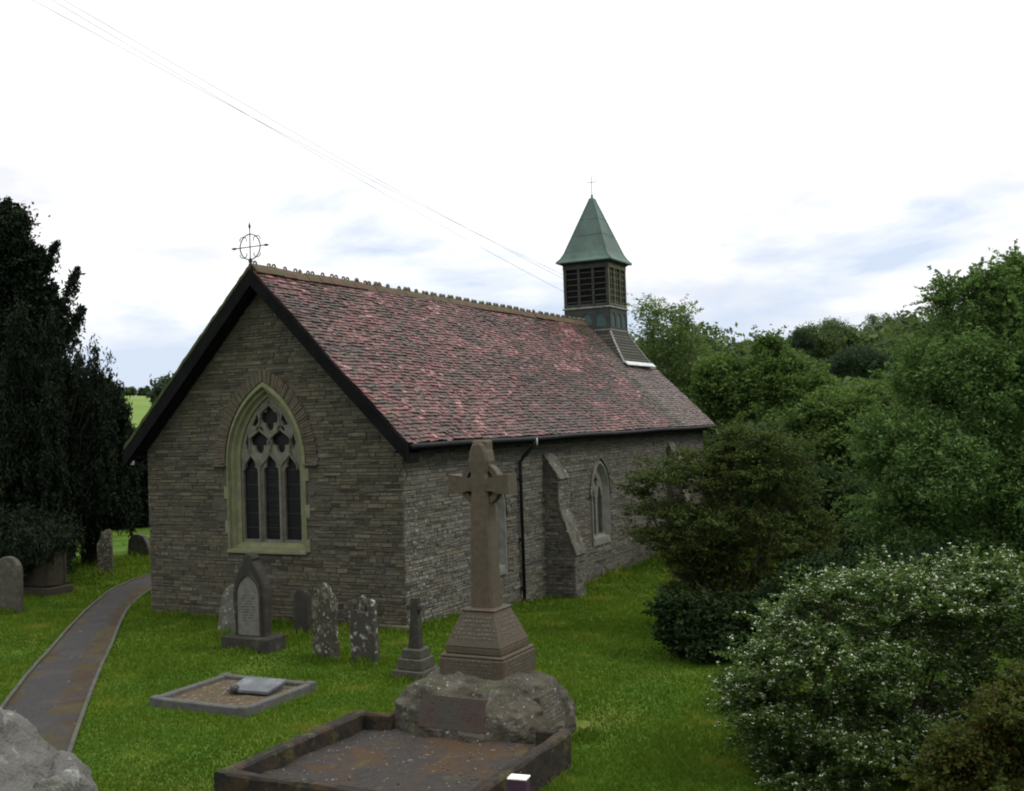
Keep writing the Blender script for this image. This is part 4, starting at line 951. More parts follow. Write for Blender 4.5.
L.append(L[0]); m.loft(L, smooth=False); m.build('ring', MT['granite'], mem)

# mossy kerbed enclosure in front of it
PX0, PX1, PY0, PY1 = -8.95, -6.35, -6.24, -3.30
enc = empty('kerbed_enclosure', ((PX0 + PX1) / 2, (PY0 + PY1) / 2, 0), label='large mossy kerbed plot of dark concrete in front of the boulder and ringed cross', cat='kerbed plot')
cx, cy = enc.location.x, enc.location.y
def kerb(a, b, th=.17, h=.385):
    a, b = Vector((*a, 0)), Vector((*b, 0)); d = (b - a); n = max(2, int(d.length / .07)); s_ = Vector((d.y, -d.x, 0)).normalized() * th / 2
    m = MB(); L = []
    for i in range(n + 1):
        p = a + d * i / n; j = lambda k: mnoise.noise(Vector((p.x * 3 + k, p.y * 3, k))) * .022
        L.append([p - s_ * (1 + j(1) * 3) + Vector((0, 0, -.1)), p + s_ * (1 + j(2) * 3) + Vector((0, 0, -.1)), p + s_ * (1 + j(3) * 3) + Vector((0, 0, h - .025 + j(4))), p + s_ * .7 + Vector((0, 0, h + j(5))), p + Vector((0, 0, h + j(9))), p - s_ * .7 + Vector((0, 0, h + j(6))), p - s_ * (1 + j(7) * 3) + Vector((0, 0, h - .025 + j(8)))])
    m.loft(L, capa=True, capb=True, smooth=False); return m.build('kerb', MT['kerb'], enc)
hx, hy = (PX1 - PX0) / 2, (PY1 - PY0) / 2
kerb((-hx, hy - .085), (hx, hy - .085)); kerb((-hx, -hy + .085), (hx, -hy + .085), .16); kerb((-hx + .085, -hy + .17), (-hx + .085, hy - .17)); kerb((hx - .06, hy - .17), (hx - .06, .62 * hy), .12); kerb((hx - .02, -hy + .17), (hx - .02, -.72 * hy), .12)
m = MB(); V = []; n = 40
for i in range(n + 1):
    for j in range(n + 1):
        x_, y_ = -hx + .1 + (2 * hx - .1) * i / n, -hy + .1 + (2 * hy - .2) * j / n
        V.append((x_, y_, .19 + .035 * mnoise.fractal(Vector((x_ * 2, y_ * 2, 1)), 1, 2, 5)))
m.add(V, [(i * (n + 1) + j, (i + 1) * (n + 1) + j, (i + 1) * (n + 1) + j + 1, i * (n + 1) + j + 1) for i in range(n) for j in range(n)], 0, .5, True); m.build('infill', MT['gravel'], enc)
# loose chips and leaves lying on it
m = MB()
for k in range(260):
    x_, y_ = random.uniform(-hx + .2, hx - .15), random.uniform(-hy + .2, hy - .2)
    if random.random() > .35 + .65 * (x_ > .1 or abs(y_) > .8): continue
    s_ = random.uniform(.008, .026); z_ = .195 + .035 * mnoise.fractal(Vector((x_ * 2, y_ * 2, 1)), 1, 2, 5)
    m.box((x_, y_, z_), (s_, s_ * random.uniform(.5, 1), s_ * .5), rot=Matrix.Rotation(random.uniform(0, 3), 3, 'Z'), jit=s_ * .2)
tag(m.build('stone_chips', smat('stone_chips', [(.08, .07, .06), (.14, .13, .12), (.05, .035, .025), (.20, .19, .175)], bump=0), enc), kind='stuff')
t = empty('marker_block', (-8.12, -6.46, 0), label='small dark block with a white top beside the mossy plot kerb', cat='marker', rz=R(8))
m = MB(); m.box((0, 0, .21), (.13, .19, .44), bev=.006); m.build('block', MT['plum'], t)
m = MB(); m.box((0, 0, .442), (.14, .20, .016), bev=.003); m.build('plaque', MT['whiteplaque'], t)

# low kerbed grave with a tablet
plot = empty('kerbed_grave', (-5.22, -.30, 0), label='low grey kerbed grave with a slate tablet lying on leafy gravel', cat='grave')
m = MB(); hx2, hy2 = .80, .89
for a, b, d in (((0, hy2 - .06, .02), (2 * hx2, .12, .20), 0), ((0, -hy2 + .06, .02), (2 * hx2, .12, .20), 0), ((-hx2 + .06, 0, .02), (.12, 2 * hy2 - .25, .20), 0), ((hx2 - .06, 0, .02), (.12, 2 * hy2 - .25, .20), 0)): m.box(a, b, bev=.015, r=random.random())
for a in (-1, 1):
    for b in (-1, 1): m.box((a * (hx2 - .07), b * (hy2 - .07), .025), (.15, .15, .22), bev=.015)
m.build('kerb', MT['plotkerb'], plot)
m = MB(); V = [(x_, y_, .06 + .02 * mnoise.noise(Vector((x_ * 5, y_ * 5, 0)))) for x_ in np.linspace(-hx2 + .05, hx2 - .05, 24) for y_ in np.linspace(-hy2 + .05, hy2 - .05, 24)]
m.add(V, [(i * 24 + j, (i + 1) * 24 + j, (i + 1) * 24 + j + 1, i * 24 + j + 1) for i in range(23) for j in range(23)], 0, .5, True); m.build('gravel_infill', MT['plotgravel'], plot)
tb = empty('grave_tablet', (-4.98, -.52, .085), rz=R(4), label='flat blue-grey slate tablet propped on the gravel of the low kerbed grave', cat='tablet', ry=R(-3))
m = MB(); m.box((0, 0, .06), (.50, .72, .055), rot=Matrix.Rotation(R(-5), 3, 'Y'), bev=.01, r=.2); m.box((.05, 0, .0), (.42, .6, .06), bev=.01, r=.8); m.build('slab', MT['slab'], tb)
m = MB(); m.tube([(-.24, .22, .03), (-.24, .22, .10), (-.24, .22, .13)], [.06, .07, .045], 10); m.build('flower_holder', MT['plotkerb'], tb)

# gravestones, each facing the path side (-x)
def headstone(name, loc, rz, prof, th, mat_, label, group=None, tilt=(0, 0), base=None, back=0):
    t = empty(name, (loc[0], loc[1], gz(loc[0], loc[1]) if len(loc) < 3 else loc[2]), rz=R(rz), label=label, cat='gravestone', group=group, rx=R(tilt[0]), ry=R(tilt[1]))
    m = MB(); N_ = 1; b = .018
    P = [(u, v) for u, v in prof]
    cu = sum(p[0] for p in P) / len(P); cv = sum(p[1] for p in P) / len(P)
    def ins(k): return [(cu + (u - cu) * (1 - k / max(.2, abs(u - cu) + .001) * (abs(u - cu) > .03)), v - (k if v > cv else 0)) for u, v in P]
    # rough edges: tiny offsets along the profile
    L = []
    for d, k in ((-th / 2, b), (-th / 2 + b, 0), (th / 2 - b, 0), (th / 2, b)):
        L.append([Vector((d + .006 * mnoise.noise(Vector((u * 9, v * 9, d * 9))), u + .008 * mnoise.noise(Vector((v * 7, d, loc[0]))), v)) for u, v in ins(k)])
    m.loft(L, capa=True, capb=True); m.build('headstone', mat_, t)
    if base:
        m = MB(); m.box((0, 0, base[2] / 2 - .1), (base[0], base[1], base[2] + .2), bev=.02, jit=.006); m.build('base', mat_, t)
    return t
def mirror(L): return L + [(-u, v) for u, v in L[::-1] if u != 0 or True]
def P_round(w_, h, sh=0): return [(-w_ / 2, -.15), (-w_ / 2, h - w_ * .45)] + [(-w_ / 2 * math.cos(t), h - w_ * .45 + w_ * .45 * math.sin(t)) for t in np.linspace(.15, math.pi - .15, 13)] + [(w_ / 2, h - w_ * .45), (w_ / 2, -.15)]
def sym(L): return [(-u, v) for u, v in L] + [(u, v) for u, v in L[::-1] if u > 0]
# the large pointed one with the marble inset
g1 = headstone('gravestone', (-2.32, 1.80), 0, sym([(.33, .2), (.36, .62), (.375, .95), (.36, 1.12), (.30, 1.30), (.22, 1.45), (.14, 1.56), (.10, 1.60), (.12, 1.65), (.07, 1.72), (0, 1.75)]), .20, MT['grave_dark'], 'tall dark gothic gravestone with a pale marble panel, below the large arched window', base=(.52, 1.08, .26))
m = MB(); pf = arch_full(0, .255, .28, .98, 1.34, 8)
m.plate(pf, [], lambda u, v, d: Vector((-.10 - d, u, v)), 0, .012); ip = m.build('marble_panel', MT['marble'], g1)
m = MB(); marks(m, (-.114, 0, .98), (0, -1, 0), (0, 0, 1), (-1, 0, 0), .30, 10, .05, .018, .8); m.build('inscription', MT['grave_grey'], ip)
m = MB(); o1 = arch_full(0, .29, .26, .98, 1.41, 8); o2 = arch_full(0, .257, .28, .98, 1.345, 8)
m.plate(o1, [o2], lambda u, v, d: Vector((-.10 - d, u, v)), 0, .035); m.build('moulded_frame', MT['grave_dark'], g1)
headstone('gravestone', (-1.35, 3.12), 4, sym([(.36, -.15), (.36, .7), (.30, .86), (.18, .96), (0, 1.0)]), .12, MT['grave_pale'], 'pale lichened gravestone leaning half hidden behind the tall gothic one', tilt=(8, 4))
headstone('gravestone', (-1.0, 1.72), 0, P_round(.36, .88), .10, MT['grave_dark'], 'narrow black round-topped gravestone against the gable wall', tilt=(-2, 3))
headstone('gravestone', (-2.55, .02), -3, sym([(.27, -.15), (.27, .30), (.245, .32), (.25, 1.0), (.20, 1.10), (.13, 1.14), (.10, 1.24), (0, 1.30)]), .11, MT['grave_lichen'], 'lichen-speckled gravestone with shouldered pointed top, right of the narrow black one', tilt=(2, -2))
headstone('gravestone', (-2.62, -.84), 2, sym([(.25, -.15), (.25, .93), (.235, 1.03), (.18, 1.06), (.145, .98), (.135, .86), (.10, .87), (.095, .99), (.05, 1.09), (0, 1.12)]), .13, MT['grave_lichen2'], 'squat gravestone with a notched three-lobed top and white lichen patches', tilt=(-2, 0))
# small cross on steps
sc_ = empty('stepped_cross', (-3.22, -2.20, 0), label='small weathered stone cross on three steps, left of the tall ringed cross', cat='gravestone', rz=R(3), rx=R(1.5))
m = MB()
for h, z0, z1 in ((.27, -.1, .15), (.215, .152, .32), (.165, .322, .46)): m.box((0, 0, (z0 + z1) / 2), (2 * h, 2 * h, z1 - z0), bev=.012)
m.build('stepped_base', MT['grave_grey'], sc_)
m = MB(); m.loft([[Vector((a * hx_, b * hy_, z)) for a, b in ((-1, -1), (1, -1), (1, 1), (-1, 1))] for hx_, hy_, z in ((.075, .10, .45), (.07, .09, .52), (.055, .065, .98), (.05, .06, 1.24))], capa=True, capb=True)
m.box((0, 0, 1.09), (.10, .27, .09), bev=.01)
m.build('cross', MT['grave_dark'], sc_)
# left of the path
headstone('gravestone', (-.84, 10.12), 5, P_round(.74, 1.28), .13, MT['grave_grey'], 'round-topped grey gravestone at the left edge, left of the chest tomb')
ct = empty('chest_tomb', (1.45, 11.80, 0), rz=R(-2), label='brown stone chest tomb beneath the dark yew foliage', cat='tomb')
m = MB(); m.box((0, 0, .05), (.8, 1.32, .30), bev=.02); m.build('base_slab', MT['tomb'], ct)
m = MB(); m.box((0, 0, .68), (.56, 1.08, .92), bev=.012)
for a in (-1, 1):
    for b in (-1, 1): m.box((a * .25, b * .50, .68), (.1, .12, .9), bev=.02)
m.build('chest', MT['tomb'], ct)
m = MB(); m.box((0, 0, 1.19), (.70, 1.24, .10), bev=.02); m.build('top_slab', MT['tomb'], ct)
headstone('gravestone', (4.35, 12.75), 35, [(-.21, -.15), (-.21, 1.22), (-.14, 1.30), (-.02, 1.28), (.06, 1.16), (.12, 1.02), (.19, .90), (.21, .78), (.20, .4), (.21, -.15)], .14, MT['grave_lichen'], 'tall dark gravestone with a broken slanting pale edge, nearer of the pair beyond the path', tilt=(-1, 0))
headstone('gravestone', (5.9, 15.05), 20, P_round(.62, 1.25), .13, MT['grave_dark'], 'dark upright gravestone, the farther of the pair beyond the path', tilt=(1, 0))
headstone('gravestone', (8.15, 15.35), 10, [(-.42, -.15), (-.40, .3), (-.20, .66), (-.04, .72), (.2, .72), (.36, .55), (.40, .2), (.42, -.15)], .22, MT['grave_grey'], 'low broad slant-sided gravestone close to the church corner beyond the path')
headstone('gravestone', (12.4, 18.35), 12, P_round(.70, 1.35), .14, MT['grave_dark'], 'dark round-topped gravestone just behind the low broad one')
headstone('gravestone', (6.2, 17.3), 0, sym([(.17, -.1), (.19, .26), (.08, .36), (0, .38)]), .14, MT['grave_pale'], 'tiny stone marker standing alone on the grass right of the chest tomb')
headstone('gravestone', (14.5, 26.0), 20, sym([(.22, -.1), (.18, .5), (.30, .8), (.10, .9), (.12, 1.1), (0, 1.15)]), .16, MT['grave_pale'], 'pale leaning gravestone far back in the shade beside the yew', tilt=(14, 0))

# ------------------------------------------------------------------ boundary wall beside the camera
FH = Vector((FWD.x, FWD.y, 0)).normalized(); RH = Vector((FH.y, -FH.x, 0))
wc = Vector((CAM.x, CAM.y, 0)) + FH * 2.55
wl = empty('boundary_wall', wc, label='rough grey rubble wall with mossy coping in the bottom left corner', cat='wall')
m = MB(); 
def wf(u, v, d): return FH * d + RH * u + Vector((0, 0, v))
m.loft([[wf(u, v, d) for v, d in ((-.3, -.25), (2.50, -.25), (2.50, .25), (-.3, .32))] for u in (-11, 11)], capa=True, capb=True)
stones(m, lambda u, v, d: wf(u, v, .29 + d - .02 * v), -11, 11, 0, 2.50, lambda u, v: True, rowh=(.1, .2), wid=(.2, .6), dep=(.02, .08))
m.build('wall', [MT['mortar'], MT['cope']], wl)
u = -10.5
while u < 10.5:
    wd = random.uniform(.35, .6)
    if -1.75 < u < -.6: u += .0
    m = MB()
    def cf(p, u=u, wd=wd):
        x, y, z = p; s = 1 / max(1e-6, (abs(x) ** 4 + abs(y) ** 4 + abs(z) ** 4) ** .25)
        return Vector((x * s * .27, y * s * wd / 2, z * s * .12))
    rock_mesh(m, cf, 8, .03, u * 3, 4)
    q = MB(); q.f = m.f; q.m = m.m; q.r = m.r; q.sm = m.sm
    q.v = [tuple(wf(u + wd / 2 + p[1], 2.58 + p[2], p[0])) for p in m.v]
    q.build('coping_stone', MT['cope'], wl); u += wd + .02
for (uu, vv, dd, sx, sy, sz, sd_) in ((-1.58, 2.96, .0, .36, .48, .40, 3.3), (-1.135, 2.93, .10, .18, .12, .26, 8.1)):
    m = MB()
    def cf(p): 
        x, y, z = p; s = 1 / max(1e-6, (abs(x) ** 2.6 + abs(y) ** 2.6 + abs(z) ** 2.6) ** (1 / 2.6)); return Vector((x * s * sx, y * s * sy, z * s * sz))
    rock_mesh(m, cf, 60, .085, sd_, 3.4)
    m.v = [tuple(wf(uu + p[1], vv + p[2] - .10 * p[1], dd + p[0])) for p in m.v]
    m.build('coping_stone', MT['cope'], wl)
m = MB(); m.loft([[wf(u, v, d) for v, d in ((-.4, -9), (2.2, -9), (2.2, -.26), (-.4, -.26))] for u in (-11, 11)], capa=True, capb=True)
m.v = [tuple(Vector(p) + wc) for p in m.v]
tag(m.build('bank', bpy.data.materials['turf']), kind='structure')

# ------------------------------------------------------------------ plants
def leaf_quads(C, size, up=.5, elong=1.6, vert=0.0):
    n = len(C); nr = RS.normal(size=(n, 3)); nr[:, 2] = np.abs(nr[:, 2]) + up; nr /= np.linalg.norm(nr, axis=1)[:, None]
    t = RS.normal(size=(n, 3)); t[:, 2] += vert * 3; t -= nr * (t * nr).sum(1)[:, None]; t /= np.linalg.norm(t, axis=1)[:, None] + 1e-9
    b = np.cross(nr, t); s = size * RS.uniform(.6, 1.3, (n, 1))
    return np.stack([C - t * s * elong * .5, C + b * s * .42 - t * s * .05, C + t * s * elong * .5, C - b * s * .42 - t * s * .05], axis=1)

def billow(blobs, k=11, lo=.24, hi=.46, flat=1.0):
    out = []
    for b in blobs:
        out.append((b[0], b[1], b[2], b[3] * .82, b[4] * .82))
        for i in range(k):
            d = RS.normal(size=3); d[2] = d[2] * .9 + .25; d /= np.linalg.norm(d); r = RS.uniform(lo, hi); e = RS.uniform(.72, 1.0)
            out.append((b[0] + d[0] * b[3] * e, b[1] + d[1] * b[3] * e, b[2] + d[2] * b[4] * e, b[3] * r, b[4] * r * flat))
    return out

def shoots(blobs, n, L, spread=.05, per=26):
    """leafy twigs reaching out of the crown"""
    C = []; V = []
    for i in range(n):
        b = blobs[RS.randint(len(blobs))]; d = RS.normal(size=3); d[2] = abs(d[2]) * .9; d /= np.linalg.norm(d)
        p0 = np.array(b[:3]) + d * np.array([b[3], b[3], b[4]]) * .92; dd = d + RS.normal(0, .35, 3); dd[2] += .35; dd /= np.linalg.norm(dd)
        l = L * RS.uniform(.4, 1.2); t = RS.uniform(0, 1, per)[:, None]
        p = p0 + dd * l * t + np.array([0, 0, -.25]) * l * t ** 2 + RS.normal(size=(per, 3)) * spread * (1.25 - t); C.append(p); V.append(np.clip(RS.normal(.65, .2, per), 0, 1))
    return np.concatenate(C), np.concatenate(V)

def crown_points(blobs, nleaf, clump=.28, per=34, flat=.75, depth=(.55, 1.02), drop=0.0):
    """clumps spread through every lobe, most near its outside, leaves scattered round each clump"""
    area = np.array([(b[3] * b[4] * b[3]) ** (2 / 3) for b in blobs]); area /= area.sum(); C = []; Cl = []
    for b, a in zip(blobs, area):
        k = max(2, int(nleaf * a / per)); d = RS.normal(size=(k, 3)); d /= np.linalg.norm(d, axis=1)[:, None]
        r = RS.uniform(depth[0], depth[1], (k, 1)) ** .6
        lump = np.array([1 + .28 * mnoise.noise(Vector(q) * 2.3 + Vector((b[0], b[1], b[2]))) for q in d])[:, None]
        c = np.array(b[:3]) + d * r * lump * np.array([b[3], b[3], b[4]])
        cl = clump * RS.uniform(.5, 1.3, k)
        p = c[:, None, :] + RS.normal(size=(k, per, 3)) * cl[:, None, None] * np.array([.55, .55, .55 * flat])
        C.append(p.reshape(-1, 3)); v = np.clip(RS.normal(.5, .22, (k, 1)) + RS.normal(0, .12, (k, per)), 0, 1); Cl.append(v.ravel())
    return np.concatenate(C), np.concatenate(Cl)

def trunk_mesh(base, blobs, r0, lean=None, wob=.25):
    m = MB(); top = max(b[2] for b in blobs); cxy = np.mean([b[:2] for b in blobs], axis=0)
    zmin = min(b[2] for b in blobs); fork = Vector((base.x * .6 + cxy[0] * .4, base.y * .6 + cxy[1] * .4, base.z + (zmin - base.z) * .5 if zmin > base.z else base.z + .4))
    def bend(a, b, r_a, r_b, n=6):
        P = [a.lerp(b, t) + Vector([random.uniform(-1, 1) * wob * (b - a).length * .12 * math.sin(math.pi * t) for _ in range(3)]) for t in np.linspace(0, 1, n)]
        m.tube(P, [r_a + (r_b - r_a) * t for t in np.linspace(0, 1, n)], 7)
    bend(base + Vector((0, 0, -.4)), fork, r0 * 1.25, r0 * .8)
    for b in blobs:
        c = Vector(b[:3]); bend(fork, c, r0 * .42, r0 * .12)
        for k in range(4):
            d = Vector([random.gauss(0, 1) for _ in range(3)]).normalized(); d.z = abs(d.z)
            bend(c.lerp(fork, .2), c + Vector((d.x * b[3], d.y * b[3], d.z * b[4])) * .85, r0 * .12, r0 * .03, 4)
    return m

def plant(key, name, label, cat, mat_, size, n, r0=.14, clump=.3, per=34, up=.5, flat=.75, vert=0.0, elong=1.6, group=None, bark='bark', depth=(.5, 1.02), crown='crown', ground=None, bil=(11, .24, .46, 1.0), sh=None):
    base, blobs = TREES[key]; bz = gz(*base) if ground is None else ground
    t = empty(name, (base[0], base[1], bz), label=label, cat=cat, group=group)
    off = np.array([base[0], base[1], bz]); bl = [(b[0] - off[0], b[1] - off[1], b[2] - off[2], b[3], b[4]) for b in blobs]
    trunk_mesh(Vector((0, 0, 0)), bl, r0).build('trunk' if cat == 'tree' else 'stems', MT[bark], t)
    C, v = crown_points(billow(bl, *bil) if bil else bl, n, clump, per, flat, depth)
    if sh:
        C2, v2 = shoots(bl, *sh); C = np.concatenate([C, C2]); v = np.concatenate([v, v2])
    keep = C[:, 2] > .02; C, v = C[keep], v[keep]
    cr_ = quads(crown if cat == 'tree' else 'foliage', leaf_quads(C, size, up, elong, vert), v, MT[mat_], t)
    return t, bl, C, cr_

plant('sparse', 'alder_tree', 'sparse light green tree showing sky through its top, just right of the copper spire', 'tree', 'L_sparse', .085, 20000, .16, .26, per=18, sh=(110, 1.1, .10, 20))
plant('midleft', 'broadleaf_tree', 'mid-green bushy tree rising beyond the far end of the tiled roof', 'tree', 'L_mid', .10, 90000, .2, .30, sh=(160, .9, .10, 26))
plant('mid', 'broadleaf_tree', 'rounded green tree in the middle of the wood, below the hill tops', 'tree', 'L_mid', .085, 110000, .2, .26, sh=(200, .7, .08, 26))
plant('ash', 'ash_tree', 'large feathery ash tree at the right edge, tallest on that side', 'tree', 'L_ash', .045, 330000, .2, .22, per=30, elong=2.2, sh=(750, .75, .045, 50))
plant('dark', 'understorey_tree', 'dark tree low between the brown-green thorn and the large ash', 'tree', 'L_dark', .08, 80000, .15, .3, sh=(120, .5, .06, 26))
plant('thorn', 'thorn_tree', 'brownish green spreading tree with layered boughs over the far end of the nave wall', 'tree', 'L_thorn', .040, 105000, .10, .13, per=26, flat=.45, up=1.0, depth=(.2, 1.0), bil=(9, .2, .42, .8), sh=(420, .45, .035, 30))
plant('shrub', 'evergreen_shrub', 'dark evergreen shrub spilling on the lawn at the foot of the thorn tree', 'shrub', 'L_shrub', .05, 70000, .05, .14, sh=(500, .42, .03, 26))
plant('darkshrub', 'evergreen_shrub', 'dark shrub mass directly behind the white flowering bush', 'shrub', 'L_shrub', .05, 70000, .05, .16, sh=(400, .4, .03, 26))
fl, bl, C, _ = plant('flower', 'flowering_shrub', 'large spreading bush covered in clusters of small white flowers', 'shrub', 'L_flower', .027, 210000, .06, .085, per=30, flat=.6, up=.9, elong=1.8, bil=(12, .2, .42, .7), sh=(900, .34, .022, 30))
# flower heads: flat clusters on the shoots, spread over the whole bush
pick = C[RS.choice(len(C), 15000, replace=False)]; per = 6
Cs = (pick[:, None, :] + np.array([0, 0, .018]) + RS.normal(size=(len(pick), per, 3)) * np.array([.013, .013, .005])).reshape(-1, 3); Cs = Cs[Cs[:, 2] > .15]
quads('flowers', leaf_quads(Cs, .0175, 1.6, 1.0), RS.uniform(0, 1, len(Cs)), MT['F_white'], fl)
plant('red', 'reddish_shrub', 'bush with reddish brown and yellow-green leaves at the bottom right corner', 'shrub', 'L_red', .026, 80000, .05, .08, per=26, ground=-.2, sh=(300, .2, .02, 30))
# yews
plant('yew', 'irish_yew', 'broad black-green yew with a row of upright spires, left of the path', 'tree', 'L_yew', .055, 280000, .10, .12, per=40, vert=1.0, flat=2.6, up=.0, elong=2.6, bark='bark_dark', depth=(.45, 1.0), bil=None)
_, bl, C, _ = plant('yewtop', 'spreading_yew', 'taller dark yew with ragged upswept branch ends above the spired one', 'tree', 'L_yew', .09, 70000, .3, .30, per=34, vert=.5, bark='bark_dark')
# ragged upswept sprays of the taller yew
base, blobs = TREES['yewtop']; off = np.array([base[0], base[1], gz(*base)])
par = [o for o in scene.collection.objects if o.name.startswith('spreading_yew')][0]
SP = []; m = MB()
def basis_pt(px, py, t): return CAM + (FWD + RGT * ((px - 512) / 1084.8) - UPV * ((py - 395.5) / 1084.8)) * t
RIGHT = np.array(RGT)
rs2 = np.random.RandomState(5)
for (a0, h0, a1, h1) in YEWSPRAYS:
    p0, p1 = np.array(a0) - off, np.array(a1) - off
    m.tube([Vector(p0), Vector((p0 + p1) / 2 + rs2.normal(0, .06, 3)), Vector(p1)], [.05, .03, .008], 5)
    n = 900; t = rs2.uniform(0, 1, n) ** .8; side = rs2.normal(0, 1, (n, 3)) * (.26 * (1 - t) + .05)[:, None]; side[:, 2] -= .10 * rs2.rand(n)
    SP.append(p0 + (p1 - p0) * t[:, None] + side)
m.build('branch', MT['bark_dark'], par); SP = np.concatenate(SP)
quads('branch_tips', leaf_quads(SP, .09, 0, 2.2, .5), RS.uniform(0, 1, len(SP)), MT['L_yew'], par)
plant('conifer', 'cypress_tree', 'dark conifer filling the gap between the yew and the church corner', 'tree', 'L_yew', .13, 52000, .15, .35, vert=.6, bark='bark_dark')
plant('hedgetree', 'small_tree', 'small dark green tree peeping over the left roof edge', 'tree', 'L_hill2', .14, 14000, .1, .4)
hl = {0: 'round-headed tree on the skyline, left of the crown of the conifer group', 1: 'small tree at the left end of the clump on the hill top', 2: 'tree topping the skyline clump right of centre', 3: 'broad dark blue-green tree standing in front of the skyline clump',
      4: 'tree on the skyline just right of the broad dark one', 5: 'rounded tree on the skyline next to the ash', 6: 'low far tree on the skyline above the roof end', 7: 'dark tree on the hillside left of the skyline clump', 8: 'dark tree rising against the left side of the ash',
      9: 'pale green tree on the slope beneath the skyline clump', 10: 'green tree lower on the slope beneath the skyline clump', 11: 'mid-green tree on the slope under the far right skyline trees', 12: 'bushy tree beyond the alder and the roof end', 13: 'round tree beside the yew at the edge of the left field',
      14: 'tree half hidden by the yew spires on the left horizon', 15: 'tiny distant tree on the left field skyline', 16: 'bushy tree on the left field touching the church eave', 17: 'distant blue-green copse tree on the left skyline near the eave', 18: 'distant tree on the left skyline between field and yew',
      19: 'far tree on the skyline beside the alder', 20: 'light green tree in the dip between two nearer trees', 21: 'dark green tree behind the left flank of the ash'}
for i in range(22):
    base, blobs = TREES['hill%d' % i]; r_ = max(b[3] for b in blobs)
    zmin = min(b[2] - b[4] for b in blobs)
    g_ = min(gz(*base), zmin - .5)
    plant('hill%d' % i, 'hillside_tree', hl[i], 'tree', 'L_hill2' if i in (1, 3, 7, 8, 17, 21, 5) else 'L_hill', max(.16, r_ * .065), 15000, max(.12, r_ * .07), r_ * .22, per=22, group='trees on the far hillsides', ground=g_)
# hedgerow across the left field, and low scrub under the wood
def hedge(name, label, pts, hh, size, n, mat_, cat='hedge'):
    t = empty(name, (*pts[0], gz(*pts[0])), label=label, cat=cat); P = []
    off = np.array([pts[0][0], pts[0][1], gz(*pts[0])]); m = MB()
    for a, b in zip(pts, pts[1:]):
        k = int(n / (len(pts) - 1)); tt = RS.rand(k); x_ = a[0] + (b[0] - a[0]) * tt; y_ = a[1] + (b[1] - a[1]) * tt
        lump = np.array([.65 + .7 * abs(mnoise.noise(Vector((p * .25 / max(.3, hh * .3), q * .25 / max(.3, hh * .3), 0)))) for p, q in zip(x_, y_)])
        z_ = np.array([gz(p, q) for p, q in zip(x_, y_)]) + RS.beta(1.6, 1.2, k) * hh * lump
        w_ = RS.normal(0, hh * .28, (k, 2)); P.append(np.stack([x_ + w_[:, 0], y_ + w_[:, 1], z_], 1) - off)
        for q in np.linspace(0, 1, 8):
            x0, y0 = a[0] + (b[0] - a[0]) * q, a[1] + (b[1] - a[1]) * q; p = Vector((x0, y0, gz(x0, y0))) - Vector(off)
            m.tube([p, p + Vector((.1, .1, hh * .6))], [hh * .03, hh * .01], 5)
    m.build('stems', MT['bark'], t); P = np.concatenate(P)
    quads('foliage', leaf_quads(P, size, .3), RS.uniform(0, 1, len(P)), MT[mat_], t)
hedge('hedge', 'dark hedge line crossing the bright field at far left', [(118, 105), (150, 88), (185, 75)], 2.0, .4, 14000, 'L_hill2')
hedge('hedge', 'dark hedge closing the back of the churchyard behind the left gravestones', [(6, 32), (15.5, 26.5), (24, 20.5), (30, 12)], 2.6, .12, 52000, 'L_shrub')
hedge('thicket', 'green thicket filling the hollow behind the church and the nearer trees', [(27, 9), (25, 1), (21, -5), (17, -12), (13, -18)], 4.6, .15, 60000, 'L_dark', 'thicket')
hedge('thicket', 'pale green scrub running up the slope below the skyline trees', [(62, 30), (66, 14), (66, 0), (58, -16), (48, -28)], 7.5, .34, 52000, 'L_hill', 'thicket')
hedge('thicket', 'wood edge along the hill crest under the skyline trees', [(170, 95), (190, 60), (185, 20), (165, -20)], 13, .8, 34000, 'L_hill', 'thicket')

# ------------------------------------------------------------------ cables
pole = empty('utility_pole', (58.2, 12.2, 0), label='wooden pole carrying the overhead cables behind the alder right of the spire', cat='pole')
pole.location.z = gz(58.2, 12.2)
m = MB(); h_ = 10.5 - pole.location.z; m.tube([(0, 0, -.5), (0, 0, h_)], [.16, .11], 10); m.build('post', MT['pole'], pole)
m = MB(); m.box((0, 0, h_ - .25), (.12, 1.5, .12), rot=Matrix.Rotation(R(25), 3, 'Z')); m.build('crossarm', MT['pole'], pole)
for (a, b, lab) in (((58.2, 12.17, 9.3), (2.08, 15.26, 17.76), 'middle of the three thin overhead cables crossing the sky to the spire'), ((58.2, 12.15, 9.95), (1.83, 15.77, 17.5), 'highest of the three thin overhead cables crossing the sky to the spire'), ((58.2, 12.21, 8.2), (1.32, 16.71, 18.65), 'lowest of the three thin overhead cables crossing the sky to the spire')):
    a, b = Vector(a), Vector(b); m = MB(); P = []
    for t in np.linspace(0, 1.15, 30):
        p = a.lerp(b, t); p.z -= .9 * math.sin(math.pi * min(t, 1)) * .6; P.append(p - a)
    m.tube(P, .008, 5); o = m.build('overhead_cable', MT['wire']); o.location = a; tag(o, lab, 'cable', 'overhead cables')

